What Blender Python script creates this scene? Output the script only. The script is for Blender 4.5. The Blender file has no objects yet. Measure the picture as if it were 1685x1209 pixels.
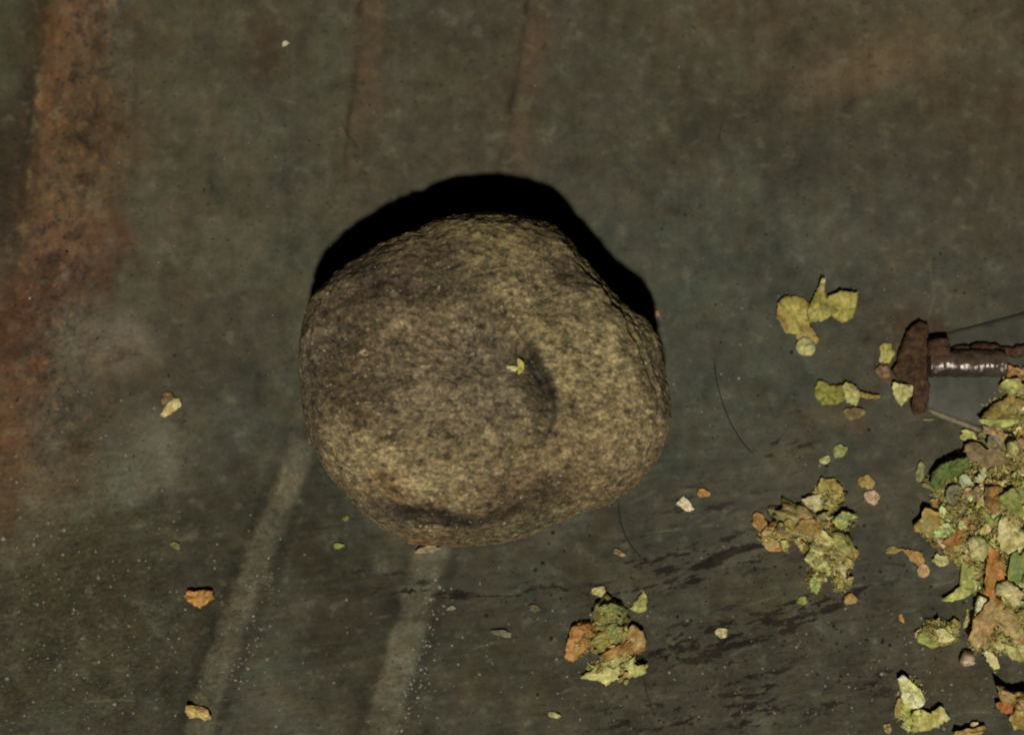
import bpy, math, random
import numpy as np
from mathutils import Vector, Matrix

# ------------------------------------------------------------------ camera, world, lamp, exposure
scene = bpy.context.scene
col = scene.collection
W0, H0 = 1685.0, 1209.0                 # frame the measurements were taken in
DIST, TILT = 0.45, math.radians(6.0)    # metres from the floor, lean of the view
FPX = 1685.0 * DIST / 0.2247            # focal length in those units
CAM = np.array([0.0, -DIST*math.sin(TILT), DIST*math.cos(TILT)])
RIGHT = np.array([1.0, 0.0, 0.0])
FWD = np.array([0.0, math.sin(TILT), -math.cos(TILT)])
UP = np.array([0.0, math.cos(TILT), math.sin(TILT)])
PX = 0.2247/1685.0                      # metres per unit on the floor

cam_d = bpy.data.cameras.new('camera')
cam_d.sensor_width = 36.0
cam_d.lens = 36.0*DIST/0.2247
cam_d.dof.use_dof = True; cam_d.dof.focus_distance = 0.425; cam_d.dof.aperture_fstop = 11.0
cam_d.clip_start, cam_d.clip_end = 0.01, 50.0
cam = bpy.data.objects.new('camera', cam_d)
cam.location = CAM
cam.rotation_euler = (TILT, 0, 0)
col.objects.link(cam)
scene.camera = cam

world = bpy.data.worlds.new('World'); scene.world = world
world.use_nodes = True
world.node_tree.nodes['Background'].inputs['Color'].default_value = (0.8, 0.9, 1.0, 1)
world.node_tree.nodes['Background'].inputs['Strength'].default_value = 0.0012

# the camera's own lamp, held a little towards the lower left of the frame
lamp_d = bpy.data.lights.new('torch', 'POINT')
lamp_d.energy = 31.0
lamp_d.color = (1.0, 0.965, 0.87)
lamp_d.shadow_soft_size = 0.015
lamp = bpy.data.objects.new('torch', lamp_d)
lamp.location = (-0.004, -0.362, 0.95)
col.objects.link(lamp)

vs = scene.view_settings
vs.view_transform = 'Standard'; vs.look = 'None'; vs.exposure = 0.0; vs.gamma = 1.0
vs.use_curve_mapping = False
scene.cycles.pixel_filter_type = 'BLACKMAN_HARRIS'
scene.cycles.filter_width = 1.9

# ------------------------------------------------------------------ helpers
def P(px, py, z=0.0):
    d = FWD*FPX + RIGHT*(px-W0/2) - UP*(py-H0/2)
    t = (z-CAM[2])/d[2]
    return CAM + d*t

def Parr(px, py, z):
    d = FWD[None]*FPX + RIGHT[None]*(px-W0/2)[:, None] - UP[None]*(py-H0/2)[:, None]
    t = (z-CAM[2])/d[:, 2]
    return CAM[None] + d*t[:, None]

def proj(co):
    r = co - CAM[None]
    dz = r @ FWD
    return W0/2 + FPX*(r @ RIGHT)/dz, H0/2 - FPX*(r @ UP)/dz

def s2l(c):
    c = np.asarray(c, float)/255.0
    return np.where(c <= 0.04045, c/12.92, ((c+0.055)/1.055)**2.4)
EXPO = 0.66
def D(r, g, b):                                  # a colour as seen under the lamp -> surface colour
    return np.clip(s2l((r, g, b))/EXPO/np.array([1.0, .975, .96]), 0.002, 0.85)

_rs = np.random.RandomState(7)
_perm = np.concatenate([_rs.permutation(256)]*3)
_grad = _rs.normal(size=(256, 3)); _grad /= np.linalg.norm(_grad, axis=1)[:, None]
def noise3(x, y, z):
    xi = np.floor(x).astype(int); yi = np.floor(y).astype(int); zi = np.floor(z).astype(int)
    xf, yf, zf = x-xi, y-yi, z-zi
    u = xf**3*(xf*(xf*6-15)+10); v = yf**3*(yf*(yf*6-15)+10); w = zf**3*(zf*(zf*6-15)+10)
    xi &= 255; yi &= 255; zi &= 255
    out = 0.0
    for dx in (0, 1):
        for dy in (0, 1):
            for dz in (0, 1):
                h = _perm[_perm[_perm[(xi+dx) & 255]+((yi+dy) & 255)]+((zi+dz) & 255)]
                g = _grad[h]
                d = g[:, 0]*(xf-dx)+g[:, 1]*(yf-dy)+g[:, 2]*(zf-dz)
                out = out + d*(u if dx else 1-u)*(v if dy else 1-v)*(w if dz else 1-w)
    return out*1.6
def fbm(x, y, z, octv=4, gain=0.5):
    a, s, o = 1.0, 1.0, 0.0
    for k in range(octv):
        o = o + a*noise3(x*s+17.3*k, y*s+5.1*k, z*s+9.7*k); a *= gain; s *= 2.03
    return o
def noise2(x, y):
    xi = np.floor(x).astype(np.int32); yi = np.floor(y).astype(np.int32)
    xf = (x-xi).astype(np.float32); yf = (y-yi).astype(np.float32)
    u = xf*xf*xf*(xf*(xf*6-15)+10); v = yf*yf*yf*(yf*(yf*6-15)+10)
    xi &= 255; yi &= 255; out = 0.0
    for dx in (0, 1):
        for dy in (0, 1):
            h = _perm[_perm[xi+dx]+yi+dy]
            d = _g2x[h]*(xf-dx)+_g2y[h]*(yf-dy)
            out = out + d*(u if dx else 1-u)*(v if dy else 1-v)
    return out*1.2
_a2 = _rs.uniform(0, 6.283, 256); _g2x = np.cos(_a2).astype(np.float32); _g2y = np.sin(_a2).astype(np.float32)
def fbm2(x, y, seed, octv=4, gain=0.5):
    a, s, o = 1.0, 1.0, 0.0
    for k in range(octv):
        ca, sa = math.cos(.6+1.1*k+seed), math.sin(.6+1.1*k+seed)
        o = o + a*noise2((x*ca-y*sa)*s+17.3*k+seed*7.13, (x*sa+y*ca)*s+5.1*k+seed*3.71); a *= gain; s *= 2.03
    return o
def sstep(e0, e1, x):
    t = np.clip((x-e0)/(e1-e0), 0, 1); return t*t*(3-2*t)

def pdist(px, py, pts):
    """signed distance to a polyline, position along it (0..1); positive = left of travel on screen"""
    best = np.full(px.shape, 1e9); sgn = np.ones(px.shape); along = np.zeros(px.shape)
    pts = np.asarray(pts, float)
    seg = np.linalg.norm(np.diff(pts, axis=0), axis=1); tot = seg.sum(); acc = 0.0
    for i in range(len(pts)-1):
        a, b = pts[i], pts[i+1]; d = b-a; L2 = d @ d
        t = np.clip(((px-a[0])*d[0]+(py-a[1])*d[1])/L2, 0, 1)
        qx, qy = a[0]+t*d[0], a[1]+t*d[1]
        r = np.hypot(px-qx, py-qy)
        m = r < best
        s = np.sign(d[0]*(py-a[1])-d[1]*(px-a[0]))
        best = np.where(m, r, best); sgn = np.where(m, s, sgn)
        along = np.where(m, (acc+t*seg[i])/tot, along); acc += seg[i]
    return best*sgn, along

def stain_tone(colr, px, py, items, warp):
    """lay soft, ragged stains and painted tones: (x, y, rx, ry, degrees, colour, strength)"""
    for (x, y, rx, ry, rot, c, s) in items:
        a = math.radians(rot); ca, sa = math.cos(a), math.sin(a)
        dx, dy = px-x, py-y
        m = (np.abs(dx) < 2.6*max(rx, ry)) & (np.abs(dy) < 2.6*max(rx, ry))
        dx, dy = dx[m], dy[m]
        q = ((dx*ca+dy*sa)/rx)**2 + ((-dx*sa+dy*ca)/ry)**2
        q = np.clip(q*(1+0.9*warp[m]) + 0.35*warp[m], 0, None)
        w = (s*np.exp(-q**1.25))[:, None]
        colr[m] = colr[m]*(1-w) + D(*c)[None]*w
    return colr

def link(name, me, mat, parent=None):
    o = bpy.data.objects.new(name, me); col.objects.link(o)
    if mat: me.materials.append(mat)
    if parent: o.parent = parent
    return o
def tag(o, label, cat, group=None, kind=None):
    o['label'] = label; o['category'] = cat
    if group: o['group'] = group
    if kind: o['kind'] = kind
    return o
def mesh_np(name, verts, faces, smooth=True):
    me = bpy.data.meshes.new(name)
    verts = np.asarray(verts, np.float32); faces = np.asarray(faces, np.int32)
    k = faces.shape[1]; n = len(faces)
    me.vertices.add(len(verts)); me.vertices.foreach_set('co', verts.ravel())
    me.loops.add(n*k); me.loops.foreach_set('vertex_index', faces.ravel())
    me.polygons.add(n); me.polygons.foreach_set('loop_start', np.arange(n, dtype=np.int32)*k)
    me.polygons.foreach_set('use_smooth', np.full(n, smooth))
    me.update(calc_edges=True)
    return me
def set_col(me, c):
    a = me.color_attributes.new('tone', 'FLOAT_COLOR', 'POINT')
    buf = np.ones((len(me.vertices), 4), np.float32); buf[:, :3] = np.clip(c, 0.001, 0.9)
    a.data.foreach_set('color', buf.ravel())
def set_f(me, name, v):
    a = me.attributes.new(name, 'FLOAT', 'POINT'); a.data.foreach_set('value', np.asarray(v, np.float32))

class NT:
    def __init__(s, name):
        s.m = bpy.data.materials.new(name); s.m.use_nodes = True
        s.t = s.m.node_tree; s.b = s.t.nodes['Principled BSDF']
    def n(s, typ, **kw):
        o = s.t.nodes.new(typ)
        for k, v in kw.items():
            if k in o.inputs.keys(): o.inputs[k].default_value = v
            else: setattr(o, k, v)
        return o
    def l(s, a, b): s.t.links.new(a, b)
    def noise(s, vec, scale, detail=4, rough=.6):
        o = s.n('ShaderNodeTexNoise', Scale=scale, Detail=detail, Roughness=rough); s.l(vec, o.inputs['Vector']); return o.outputs['Fac']
    def mapr(s, v, a, b, c, d):
        o = s.n('ShaderNodeMapRange'); o.inputs[1].default_value = a; o.inputs[2].default_value = b
        o.inputs[3].default_value = c; o.inputs[4].default_value = d; s.l(v, o.inputs[0]); return o.outputs[0]
    def mul(s, c, f):                                  # colour times factor
        o = s.n('ShaderNodeVectorMath', operation='SCALE'); s.l(c, o.inputs[0]); s.l(f, o.inputs['Scale']); return o.outputs[0]
    def mix(s, f, a, b):
        o = s.n('ShaderNodeMix', data_type='RGBA')
        s.l(f, o.inputs[0])
        for v, i in ((a, 6), (b, 7)):
            if isinstance(v, tuple): o.inputs[i].default_value = v
            else: s.l(v, o.inputs[i])
        return o.outputs[2]
    def bump(s, h, strength, dist):
        o = s.n('ShaderNodeBump', Strength=strength, Distance=dist); s.l(h, o.inputs['Height']); s.l(o.outputs[0], s.b.inputs['Normal'])
    def vec(s, sc=(1, 1, 1), rot=0):
        tc = s.n('ShaderNodeTexCoord'); mp = s.n('ShaderNodeMapping'); mp.inputs['Scale'].default_value = sc
        mp.inputs['Rotation'].default_value = (0, 0, rot); s.l(tc.outputs['Object'], mp.inputs[0]); return mp.outputs[0]

# ------------------------------------------------------------------ materials
def mat_floor():
    k = NT('weathered_sheet')
    at = k.n('ShaderNodeAttribute', attribute_name='tone')
    gr = k.n('ShaderNodeAttribute', attribute_name='grain')
    v = k.vec()
    c = k.mul(at.outputs['Color'], k.mapr(k.noise(v, 1500, 4, .7), .3, .7, .84, 1.16))
    c = k.mul(c, k.mapr(k.noise(v, 260, 4, .65), .3, .7, .84, 1.16))
    # hue drift: greenish / reddish film
    c = k.mix(k.mapr(k.noise(v, 120, 3, .6), .45, .75, 0, .22), c, tuple(D(80, 62, 50))+(1,))
    # black pin holes
    sp = k.mapr(k.noise(v, 900, 2, .5), .675, .73, 0, .6)
    c = k.mix(sp, c, (.012, .011, .008, 1))
    k.l(c, k.b.inputs['Base Color'])
    r = k.mapr(k.noise(v, 500, 3, .6),   .3, .7, .72, .95); k.l(r, k.b.inputs['Roughness'])
    k.b.inputs['Specular IOR Level'].default_value = .22
    b = k.n('ShaderNodeBump', Distance=.0003); k.l(k.noise(v, 1700, 4, .75), b.inputs['Height'])
    k.l(k.mapr(gr.outputs['Fac'], 0, 1, .18, .75), b.inputs['Strength']); k.l(b.outputs[0], k.b.inputs['Normal'])
    return k.m
def mat_stone():
    k = NT('gritty_stone')
    at = k.n('ShaderNodeAttribute', attribute_name='tone')
    v = k.vec()
    vs_ = k.vec((1, 1.8, 1.2), math.radians(18))
    c = k.mul(at.outputs['Color'], k.mapr(k.noise(vs_, 620, 5, .75), .30, .70, .30, 1.70))
    c = k.mul(c, k.mapr(k.noise(v, 1800, 3, .7), .3, .7, .55, 1.45))
    c = k.mix(k.mapr(k.noise(v, 420, 3, .6), .6, .72, 0, .6), c, tuple(D(52, 40, 34))+(1,))
    c = k.mix(k.mapr(k.noise(v, 1300, 2, .5), .66, .72, 0, .7), c, tuple(D(186, 172, 138))+(1,))
    k.l(c, k.b.inputs['Base Color'])
    k.b.inputs['Roughness'].default_value = .8
    k.b.inputs['Specular IOR Level'].default_value = .3
    k.bump(k.noise(vs_, 1500, 5, .8), .8, .0005)
    return k.m
def mat_plant(name='plant_scrap', spec=.28, rough=.52):
    k = NT(name)
    at = k.n('ShaderNodeAttribute', attribute_name='tone')
    v = k.vec()
    c = k.mul(at.outputs['Color'], k.mapr(k.noise(v, 900, 4, .7), .3, .7, .5, 1.5))
    c = k.mix(k.mapr(k.noise(v, 350, 3, .6), .58, .72, 0, .45), c, tuple(D(120, 82, 44))+(1,))
    k.l(c, k.b.inputs['Base Color'])
    k.b.inputs['Roughness'].default_value = rough
    k.b.inputs['Specular IOR Level'].default_value = spec
    k.b.inputs['Subsurface Weight'].default_value = 0.0
    k.b.inputs['Subsurface Radius'].default_value = (.6, .5, .2)
    k.b.inputs['Subsurface Scale'].default_value = .0012
    k.bump(k.noise(v, 1300, 4, .7), .35, .0004)
    return k.m
def mat_simple(name, c1, c2, scale, rough, metal=0.0, bump=.5, spec=.4):
    k = NT(name); v = k.vec()
    c = k.mix(k.mapr(k.noise(v, scale, 5, .7), .35, .65, 0, 1), tuple(c1)+(1,), tuple(c2)+(1,))
    k.l(c, k.b.inputs['Base Color']); k.b.inputs['Roughness'].default_value = rough
    k.b.inputs['Metallic'].default_value = metal; k.b.inputs['Specular IOR Level'].default_value = spec
    k.bump(k.noise(v, scale*1.7, 5, .75), bump, .0005)
    return k.m
M_FLOOR, M_STONE, M_PLANT = mat_floor(), mat_stone(), mat_plant()
M_RUST = mat_simple('rust', D(88, 64, 44), D(40, 28, 22), 520, .85, 0, .9, .2)
M_TONGUE = mat_simple('dull_grey_metal', D(70, 69, 58), D(52, 49, 40), 160, .6, 0, .25, .3)
def mat_shank():
    k = NT('half_rusted_steel'); at = k.n('ShaderNodeAttribute', attribute_name='grain'); v = k.vec()
    f = k.mapr(at.outputs['Fac'], .3, .7, 0, 1)
    st = k.mix(k.mapr(k.noise(v, 420, 5, .7), .35, .65, 0, 1), (.30, .26, .22, 1), (.14, .11, .09, 1))
    ru = k.mix(k.mapr(k.noise(v, 600, 5, .7), .35, .65, 0, 1), tuple(D(78, 58, 42))+(1,), tuple(D(44, 34, 27))+(1,))
    k.l(k.mix(f, st, ru), k.b.inputs['Base Color']); k.l(k.mapr(f, 0, 1, .85, 0), k.b.inputs['Metallic']); k.l(k.mapr(f, 0, 1, .36, .9), k.b.inputs['Roughness'])
    k.bump(k.noise(v, 900, 5, .7), .35, .0004)
    return k.m
M_SHANK = mat_shank()
M_HAIR = mat_simple('dark_fibre', (.012, .010, .008), (.02, .016, .012), 800, .5)
M_STREAK = mat_simple('pale_streak', D(128, 116, 92), D(96, 84, 62), 600, .5)
M_GRIT = mat_simple('pale_grit', (.52, .50, .43), (.16, .15, .12), 2000, .25, 0, .2, .6)
M_DUST = mat_simple('dark_grit', (.02, .016, .012), (.05, .038, .028), 2000, .7, 0, .2, .3)

# ------------------------------------------------------------------ the floor
RIB_L = [(330, 1330), (325, 1209), (385, 1020), (440, 880), (490, 760), (545, 520), (585, 280), (612, 0), (620, -140)]
RIB_R = [(600, 1330), (625, 1209), (672, 1040), (712, 905), (770, 660), (835, 320), (872, 120), (888, 0), (900, -140)]
SEAM = [(0, 1330), (-5, 1000), (5, 760), (18, 560), (36, 380), (58, 180), (76, 0), (90, -140)]
def floor_height(px, py):
    z = np.zeros(px.shape)
    d, a = pdist(px, py, RIB_L); z += .0005*np.exp(-(d/27)**4)*(1-.6*sstep(.35, .6, a))
    d, a = pdist(px, py, RIB_R); z += .0005*np.exp(-(d/31)**4)*(1-.6*sstep(.3, .6, a))
    d, a = pdist(px, py, SEAM)
    z += (-.0011*np.exp(-((d+16)/17)**2) - .0005*sstep(6, 40, -d))*sstep(.55, .8, a)
    z += .00035*fbm2(px/210, py/210, 3.3, 3)
    return z
def build_floor():
    def axis(n_in, lo, hi, n_out, far):
        inn = np.linspace(lo, hi, n_in)
        st = inn[1]-inn[0]
        # widening rows out to the far edge
        g = np.cumsum(st*np.power((far/st/n_out)**(2.0/n_out)*1.0, np.arange(n_out)))
        g = g*far/g[-1]
        return np.concatenate([lo-g[::-1], inn, hi+g])
    xs = axis(900, -60, 1745, 30, 2600); ys = axis(650, -60, 1269, 30, 2600)
    gx, gy = np.meshgrid(xs, ys); px, py = gx.ravel(), gy.ravel()
    co = np.stack([(px-W0/2)*PX, -(py-H0/2)*PX, 0*px], 1)      # a plain sheet in metres
    px, py = proj(co)
    mpx = np.clip(px, -900, 2600); mpy = np.clip(py, -900, 2100)
    z = floor_height(mpx, mpy)
    w1 = fbm2(px/95, py/95, .5, 5, .6)
    w2 = fbm2(px/34, py/34, 8.5, 4, .6)
    rough_zone = np.clip(np.exp(-(((px-90)/330)**2+((py-1060)/260)**2)) + .5*np.exp(-(((px-60)/140)**2+((py-520)/300)**2))
                         + .45*np.exp(-(((px-1250)/420)**2+((py-1120)/170)**2)), 0, 1)
    z += (.00004+.00013*rough_zone)*fbm2(px/7, py/7, 2.1, 3, .7)
    co[:, 2] = z
    c = np.repeat(D(65, 64, 53)[None], len(px), 0)
    W = (w1*.75+w2*.35)
    S = [
        (1574, 300, 8, 46, 18, (44, 42, 31), .7), (1504, 430, 13, 11, 0, (46, 45, 34), .8), (1522, 466, 12, 10, 0, (48, 47, 36), .7), (1546, 268, 20, 8, 0, (50, 47, 32), .6),
        (340, 300, 190, 260, 0, (78, 72, 56), .75), (380, 560, 200, 160, 0, (76, 70, 56), .6), (440, 620, 70, 160, 0, (72, 70, 58), .6), (610, 120, 40, 200, -4, (70, 60, 46), .5), (870, 130, 34, 170, 6, (72, 62, 48), .55),
        (1450, 40, 420, 130, 0, (80, 72, 53), .75), (1430, 110, 130, 45, -14, (98, 80, 58), .55), (1640, 210, 140, 140, 0, (68, 58, 43), .65),
        (1230, 60, 160, 60, 0, (72, 64, 50), .6), (1330, 380, 280, 90, 0, (68, 71, 61), .7), (1150, 520, 210, 190, 20, (62, 66, 57), .75),
        (1290, 240, 170, 90, 20, (58, 56, 46), .65), (1110, 230, 70, 60, 0, (54, 52, 38), .6), (1560, 330, 150, 90, 0, (66, 62, 52), .6),
        (1010, 140, 110, 110, 0, (66, 65, 53), .6), (1500, 470, 180, 110, 0, (66, 66, 56), .7), (1270, 640, 200, 130, 0, (60, 63, 54), .7),
        (300, 90, 210, 200, 0, (72, 67, 50), .8), (420, 190, 130, 160, 0, (66, 67, 55), .7), (440, 60, 35, 50, 0, (66, 50, 36), .6),
        (740, 130, 130, 150, 0, (70, 63, 50), .6), (690, 60, 60, 80, 0, (62, 63, 50), .5), (790, 260, 90, 40, 0, (66, 60, 50), .5),
        (560, 170, 45, 190, -4, (72, 70, 56), .5),
        (480, 430, 90, 100, 0, (62, 64, 52), .7), (370, 560, 140, 120, 0, (63, 62, 51), .7), (430, 650, 90, 110, 0, (60, 62, 53), .6),
        # rust along the seam
        (125, 60, 55, 130, 4, (96, 68, 40), .85), (105, 40, 45, 60, 0, (100, 72, 44), .5), (165, 70, 16, 110, 3, (66, 48, 28), .65),
        (100, 150, 40, 40, 0, (98, 62, 34), .6), (112, 230, 62, 110, 4, (88, 64, 36), .85), (80, 170, 20, 90, 4, (100, 66, 38), .6),
        (180, 215, 70, 70, 0, (86, 66, 42), .5), (95, 330, 75, 80, 0, (94, 68, 40), .8), (110, 400, 80, 45, -18, (104, 70, 44), .75),
        (130, 215, 45, 22, 0, (58, 42, 30), .6), (55, 480, 90, 70, 0, (84, 54, 34), .85), (120, 460, 80, 40, 0, (70, 46, 32), .7),
        (130, 515, 24, 14, 0, (40, 40, 34), .9), (38, 560, 60, 70, 0, (78, 48, 30), .8), (30, 640, 52, 90, 0, (86, 55, 33), .85),
        (70, 620, 26, 90, 8, (80, 51, 33), .7), (12, 730, 42, 70, 0, (90, 59, 34), .85), (6, 830, 30, 80, 0, (86, 56, 32), .75),
        (30, 575, 40, 16, 0, (62, 42, 22), .7),
        (8, 90, 42, 170, 4, (62, 62, 44), .8), (0, 330, 26, 90, 0, (50, 42, 32), .8), (20, 240, 40, 60, 0, (52, 44, 32), .7),
        # pale bloom and dull hollows on the left
        (205, 570, 52, 46, -35, (112, 104, 90), .85), (140, 570, 60, 75, 0, (94, 86, 70), .75), (270, 715, 50, 75, 0, (104, 100, 84), .75),
        (235, 800, 70, 55, 0, (90, 90, 76), .7), (80, 800, 90, 80, 0, (92, 80, 60), .7), (90, 690, 60, 40, 0, (76, 68, 50), .6),
        (270, 630, 110, 45, -14, (56, 50, 39), .7), (310, 545, 90, 40, -10, (58, 52, 43), .55), (400, 740, 120, 90, 0, (58, 61, 51), .6),
        (370, 850, 110, 90, 0, (47, 46, 35), .85), (340, 955, 120, 70, 0, (48, 47, 36), .85), (300, 940, 70, 25, -6, (40, 40, 34), .6),
        (180, 900, 140, 70, 0, (56, 53, 38), .6), (110, 1040, 190, 170, 0, (56, 52, 36), .75), (40, 900, 60, 60, 0, (74, 64, 46), .6),
        (545, 820, 52, 80, -30, (42, 44, 34), .9), (540, 940, 100, 90, 0, (46, 46, 34), .85), (560, 1060, 90, 110, 0, (48, 45, 33), .85),
        (450, 1150, 55, 70, 0, (78, 77, 66), .7), (290, 1130, 70, 90, 20, (44, 43, 31), .75), (520, 1180, 40, 60, 0, (58, 56, 44), .6),
        (800, 1060, 130, 150, 0, (54, 51, 39), .8), (790, 950, 90, 50, 0, (58, 56, 46), .6), (880, 970, 110, 60, 0, (54, 55, 45), .7),
        (960, 1170, 140, 70, 0, (60, 57, 44), .7), (1080, 900, 110, 70, 0, (54, 53, 43), .7), (1150, 840, 110, 60, 0, (60, 62, 54), .6),
        (1200, 1080, 190, 110, -15, (56, 53, 43), .7), (1450, 1030, 150, 110, 0, (60, 58, 48), .7), (1450, 940, 90, 80, 0, (62, 62, 53), .7),
        (1570, 935, 30, 30, 0, (80, 78, 64), .6), (1380, 1160, 160, 70, 0, (58, 56, 45), .6), (1100, 740, 60, 110, 0, (54, 57, 48), .6),
        (1560, 1120, 110, 70, 0, (66, 58, 46), .7), (1000, 1010, 140, 130, 0, (58, 55, 42), .5),
        (1300, 965, 80, 60, 0, (70, 66, 48), .5), (1545, 600, 120, 110, 0, (64, 62, 52), .6), (1460, 600, 26, 60, 30, (66, 56, 40), .6),
        (1340, 685, 40, 22, 0, (78, 64, 48), .6), (1075, 520, 9, 9, 0, (128, 96, 72), .8), (1400, 690, 32, 14, 0, (92, 78, 54), .5),
        (1528, 540, 60, 22, 10, (64, 48, 34), .7), (1490, 560, 34, 40, 0, (60, 46, 32), .7), (1640, 572, 70, 16, 0, (58, 44, 30), .8),
    ]
    c = stain_tone(c, px, py, S, W)
    # worn ribs: rubbed pale low in the frame, brown grime along them further up
    for pts, hw, f0 in ((RIB_L, 22, .36), (RIB_R, 26, .30)):
        d, a = pdist(px, py, pts)
        d = d + 6*w2
        core = np.exp(-np.abs(d/hw)**6)
        k = np.clip(core*np.clip(1-sstep(f0, f0+.14, a), 0, 1)*(.68+.3*w1+.12*w2)*(.85+.5*fbm2(px/10, py/6, 91, 3, .7)), 0, 1)
        c = c*(1-k[:, None]) + D(96, 91, 74)[None]*k[:, None]
        e = np.exp(-((np.abs(d)-hw*1.5)/(hw*.45))**2)*(1-sstep(.34, .5, a))*.5
        c = c*(1-e[:, None]) + D(38, 37, 28)[None]*e[:, None]
        up = sstep(.62, .8, a)
        g = np.exp(-((d-4)/(hw*.8))**2)*up*(.6+.5*w1); g = np.clip(g*1.3, 0, .85)
        c = c*(1-g[:, None]) + D(72, 60, 46)[None]*g[:, None]
        g = np.exp(-((d+hw*.75)/6)**2)*up*np.clip(.55+.9*w2, 0, .85)
        c = c*(1-g[:, None]) + D(46, 36, 26)[None]*g[:, None]
    d, a = pdist(px, py, SEAM)
    fade = sstep(.5, .72, a)
    g = np.exp(-((d+16+9*w2)/17)**2)*np.clip(.7+.6*w1+.4*w2, 0, 1)*fade
    c = c*(1-g[:, None]) + D(42, 36, 26)[None]*g[:, None]
    g = np.exp(-((d-5+5*w2)/6)**2)*np.clip(-.05+1.2*w2, 0, .6)*fade
    c = c*(1-g[:, None]) + D(128, 104, 66)[None]*g[:, None]
    # flaking and mottling of the rust
    rz = np.exp(-((d-70)/75)**2)*(1-sstep(650, 900, py))*(py > -200)
    r1 = fbm2(px/26, py/34, 71, 4, .65); r2 = fbm2(px/15, py/19, 83, 4, .65)
    g = rz*sstep(.05, .55, r1)*.75
    c = c*(1-g[:, None]) + D(58, 44, 32)[None]*g[:, None]
    g = rz*sstep(.25, .7, r2)*.7
    c = c*(1-g[:, None]) + D(34, 30, 25)[None]*g[:, None]
    g = rz*sstep(.3, .7, -r2-.3*r1)*.6
    c = c*(1-g[:, None]) + D(118, 84, 54)[None]*g[:, None]
    gy_ = c.mean(1)[:, None]; g = (rz*.22)[:, None]; c = c*(1-g)+gy_*np.array([1.08, 1.0, .82])[None]*g
    # run marks down the upper half, drag marks across the lower
    ver = fbm2(px/22, py/300, 55, 4, .6)*(1-sstep(250, 620, py))
    a_ = math.radians(-8); u_ = px*math.cos(a_)+py*math.sin(a_); v_ = -px*math.sin(a_)+py*math.cos(a_)
    hor = fbm2(u_/90, v_/9, 66, 4, .65)*sstep(560, 900, py)
    b1 = fbm2(px/30, py/24, 113, 3, .6); b2 = fbm2(px/55, py/48, 127, 3, .6)
    c *= np.clip(1+.13*ver+.20*hor+.15*b1, .4, 1.7)[:, None]
    g = sstep(.1, .7, b2)*.5; c = c*(1-g[:, None]) + c*np.array([1.10, .98, .84])[None]*g[:, None]
    g = sstep(.35, .8, b1-.4*b2)*.35; c = c*(1-g[:, None]) + D(92, 88, 72)[None]*g[:, None]
    # dark scuffs, dragged up to the right
    zone = np.zeros(px.shape)
    for (x, y, rx, ry, rot, s) in ((1190, 915, 150, 34, -12, .9), (1080, 960, 190, 20, -9, .6), (1170, 1055, 110, 42, -14, 1.0), (1245, 1150, 80, 60, -35, .8),
                                   (720, 975, 120, 10, 2, .9), (900, 970, 90, 14, -8, .7), (1040, 930, 50, 30, -30, .6), (1310, 1010, 150, 30, -16, .9),
                                   (1400, 1140, 120, 50, -20, .5), (1160, 835, 120, 40, -10, .45), (1090, 1180, 150, 40, 0, .5), 
                                   (640, 950, 90, 14, 4, .6), (1290, 735, 70, 30, -8, .5), (1240, 1010, 60, 40, 0, .5)):
        a = math.radians(rot); dx, dy = px-x, py-y
        zone = np.maximum(zone, s*np.exp(-(((dx*math.cos(a)+dy*math.sin(a))/rx)**2+((-dx*math.sin(a)+dy*math.cos(a))/ry)**2)))
    a = math.radians(-13); u = px*math.cos(a)+py*math.sin(a); v = -px*math.sin(a)+py*math.cos(a)
    st = fbm2(u/58, v/13, 4.4, 4, .62)+.45*fbm2(u/16, v/9, 1.4, 3, .6)
    k = sstep(.24, .46, st + .85*zone-.35)*np.clip(zone*2.2, 0, 1)*.94
    c = c*(1-k[:, None]) + D(25, 21, 16)[None]*k[:, None]
    # small blotches everywhere: blackened and paler flecks
    f = fbm2(px/11, py/9, 6.1, 3, .6); f2 = fbm2(px/60, py/60, 7.7, 3)
    k = sstep(.55, .95, f+.5*f2)*.55
    c = c*(1-k[:, None]) + D(38, 36, 27)[None]*k[:, None]
    f = fbm2(px/13, py/10, 16.1, 3, .6)
    k = sstep(.6, 1.0, f-.4*f2)*(.12+.45*np.clip(rough_zone*1.5+.5*sstep(850, 1050, py), 0, 1))
    c = c*(1-k[:, None]) + D(100, 96, 78)[None]*k[:, None]
    hg = sstep(.0, .7, fbm2(px/120, py/85, 31, 4, .6))*.45
    c = c*(1-hg[:, None]) + (c*np.array([.93, 1.05, .98])[None]*1.02)*hg[:, None]
    hg = sstep(.0, .7, fbm2(px/80, py/70, 47, 4, .6))*.6
    c = c*(1-hg[:, None]) + (c*np.array([1.12, .96, .82])[None])*hg[:, None]
    c *= (1+.26*w1+.17*w2+.5*rough_zone*fbm2(px/9, py/5, 11.1, 3, .75))[:, None]
    # thin scratches
    rr = random.Random(3)
    for k_ in range(70):
        if k_ < 40: x, y, an = rr.uniform(850, 1650), rr.uniform(780, 1200), rr.gauss(-14, 7)
        elif k_ < 56: x, y, an = rr.uniform(80, 1600), rr.uniform(40, 700), rr.gauss(85, 30)
        else: x, y, an = rr.uniform(40, 800), rr.uniform(800, 1200), rr.gauss(-5, 14)
        ln = rr.uniform(30, 150); an = math.radians(an); bx = rr.uniform(-.12, .12)*ln
        p0 = (x, y); p2 = (x+ln*math.cos(an), y+ln*math.sin(an)); p1 = ((p0[0]+p2[0])/2-bx*math.sin(an), (p0[1]+p2[1])/2+bx*math.cos(an))
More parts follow.
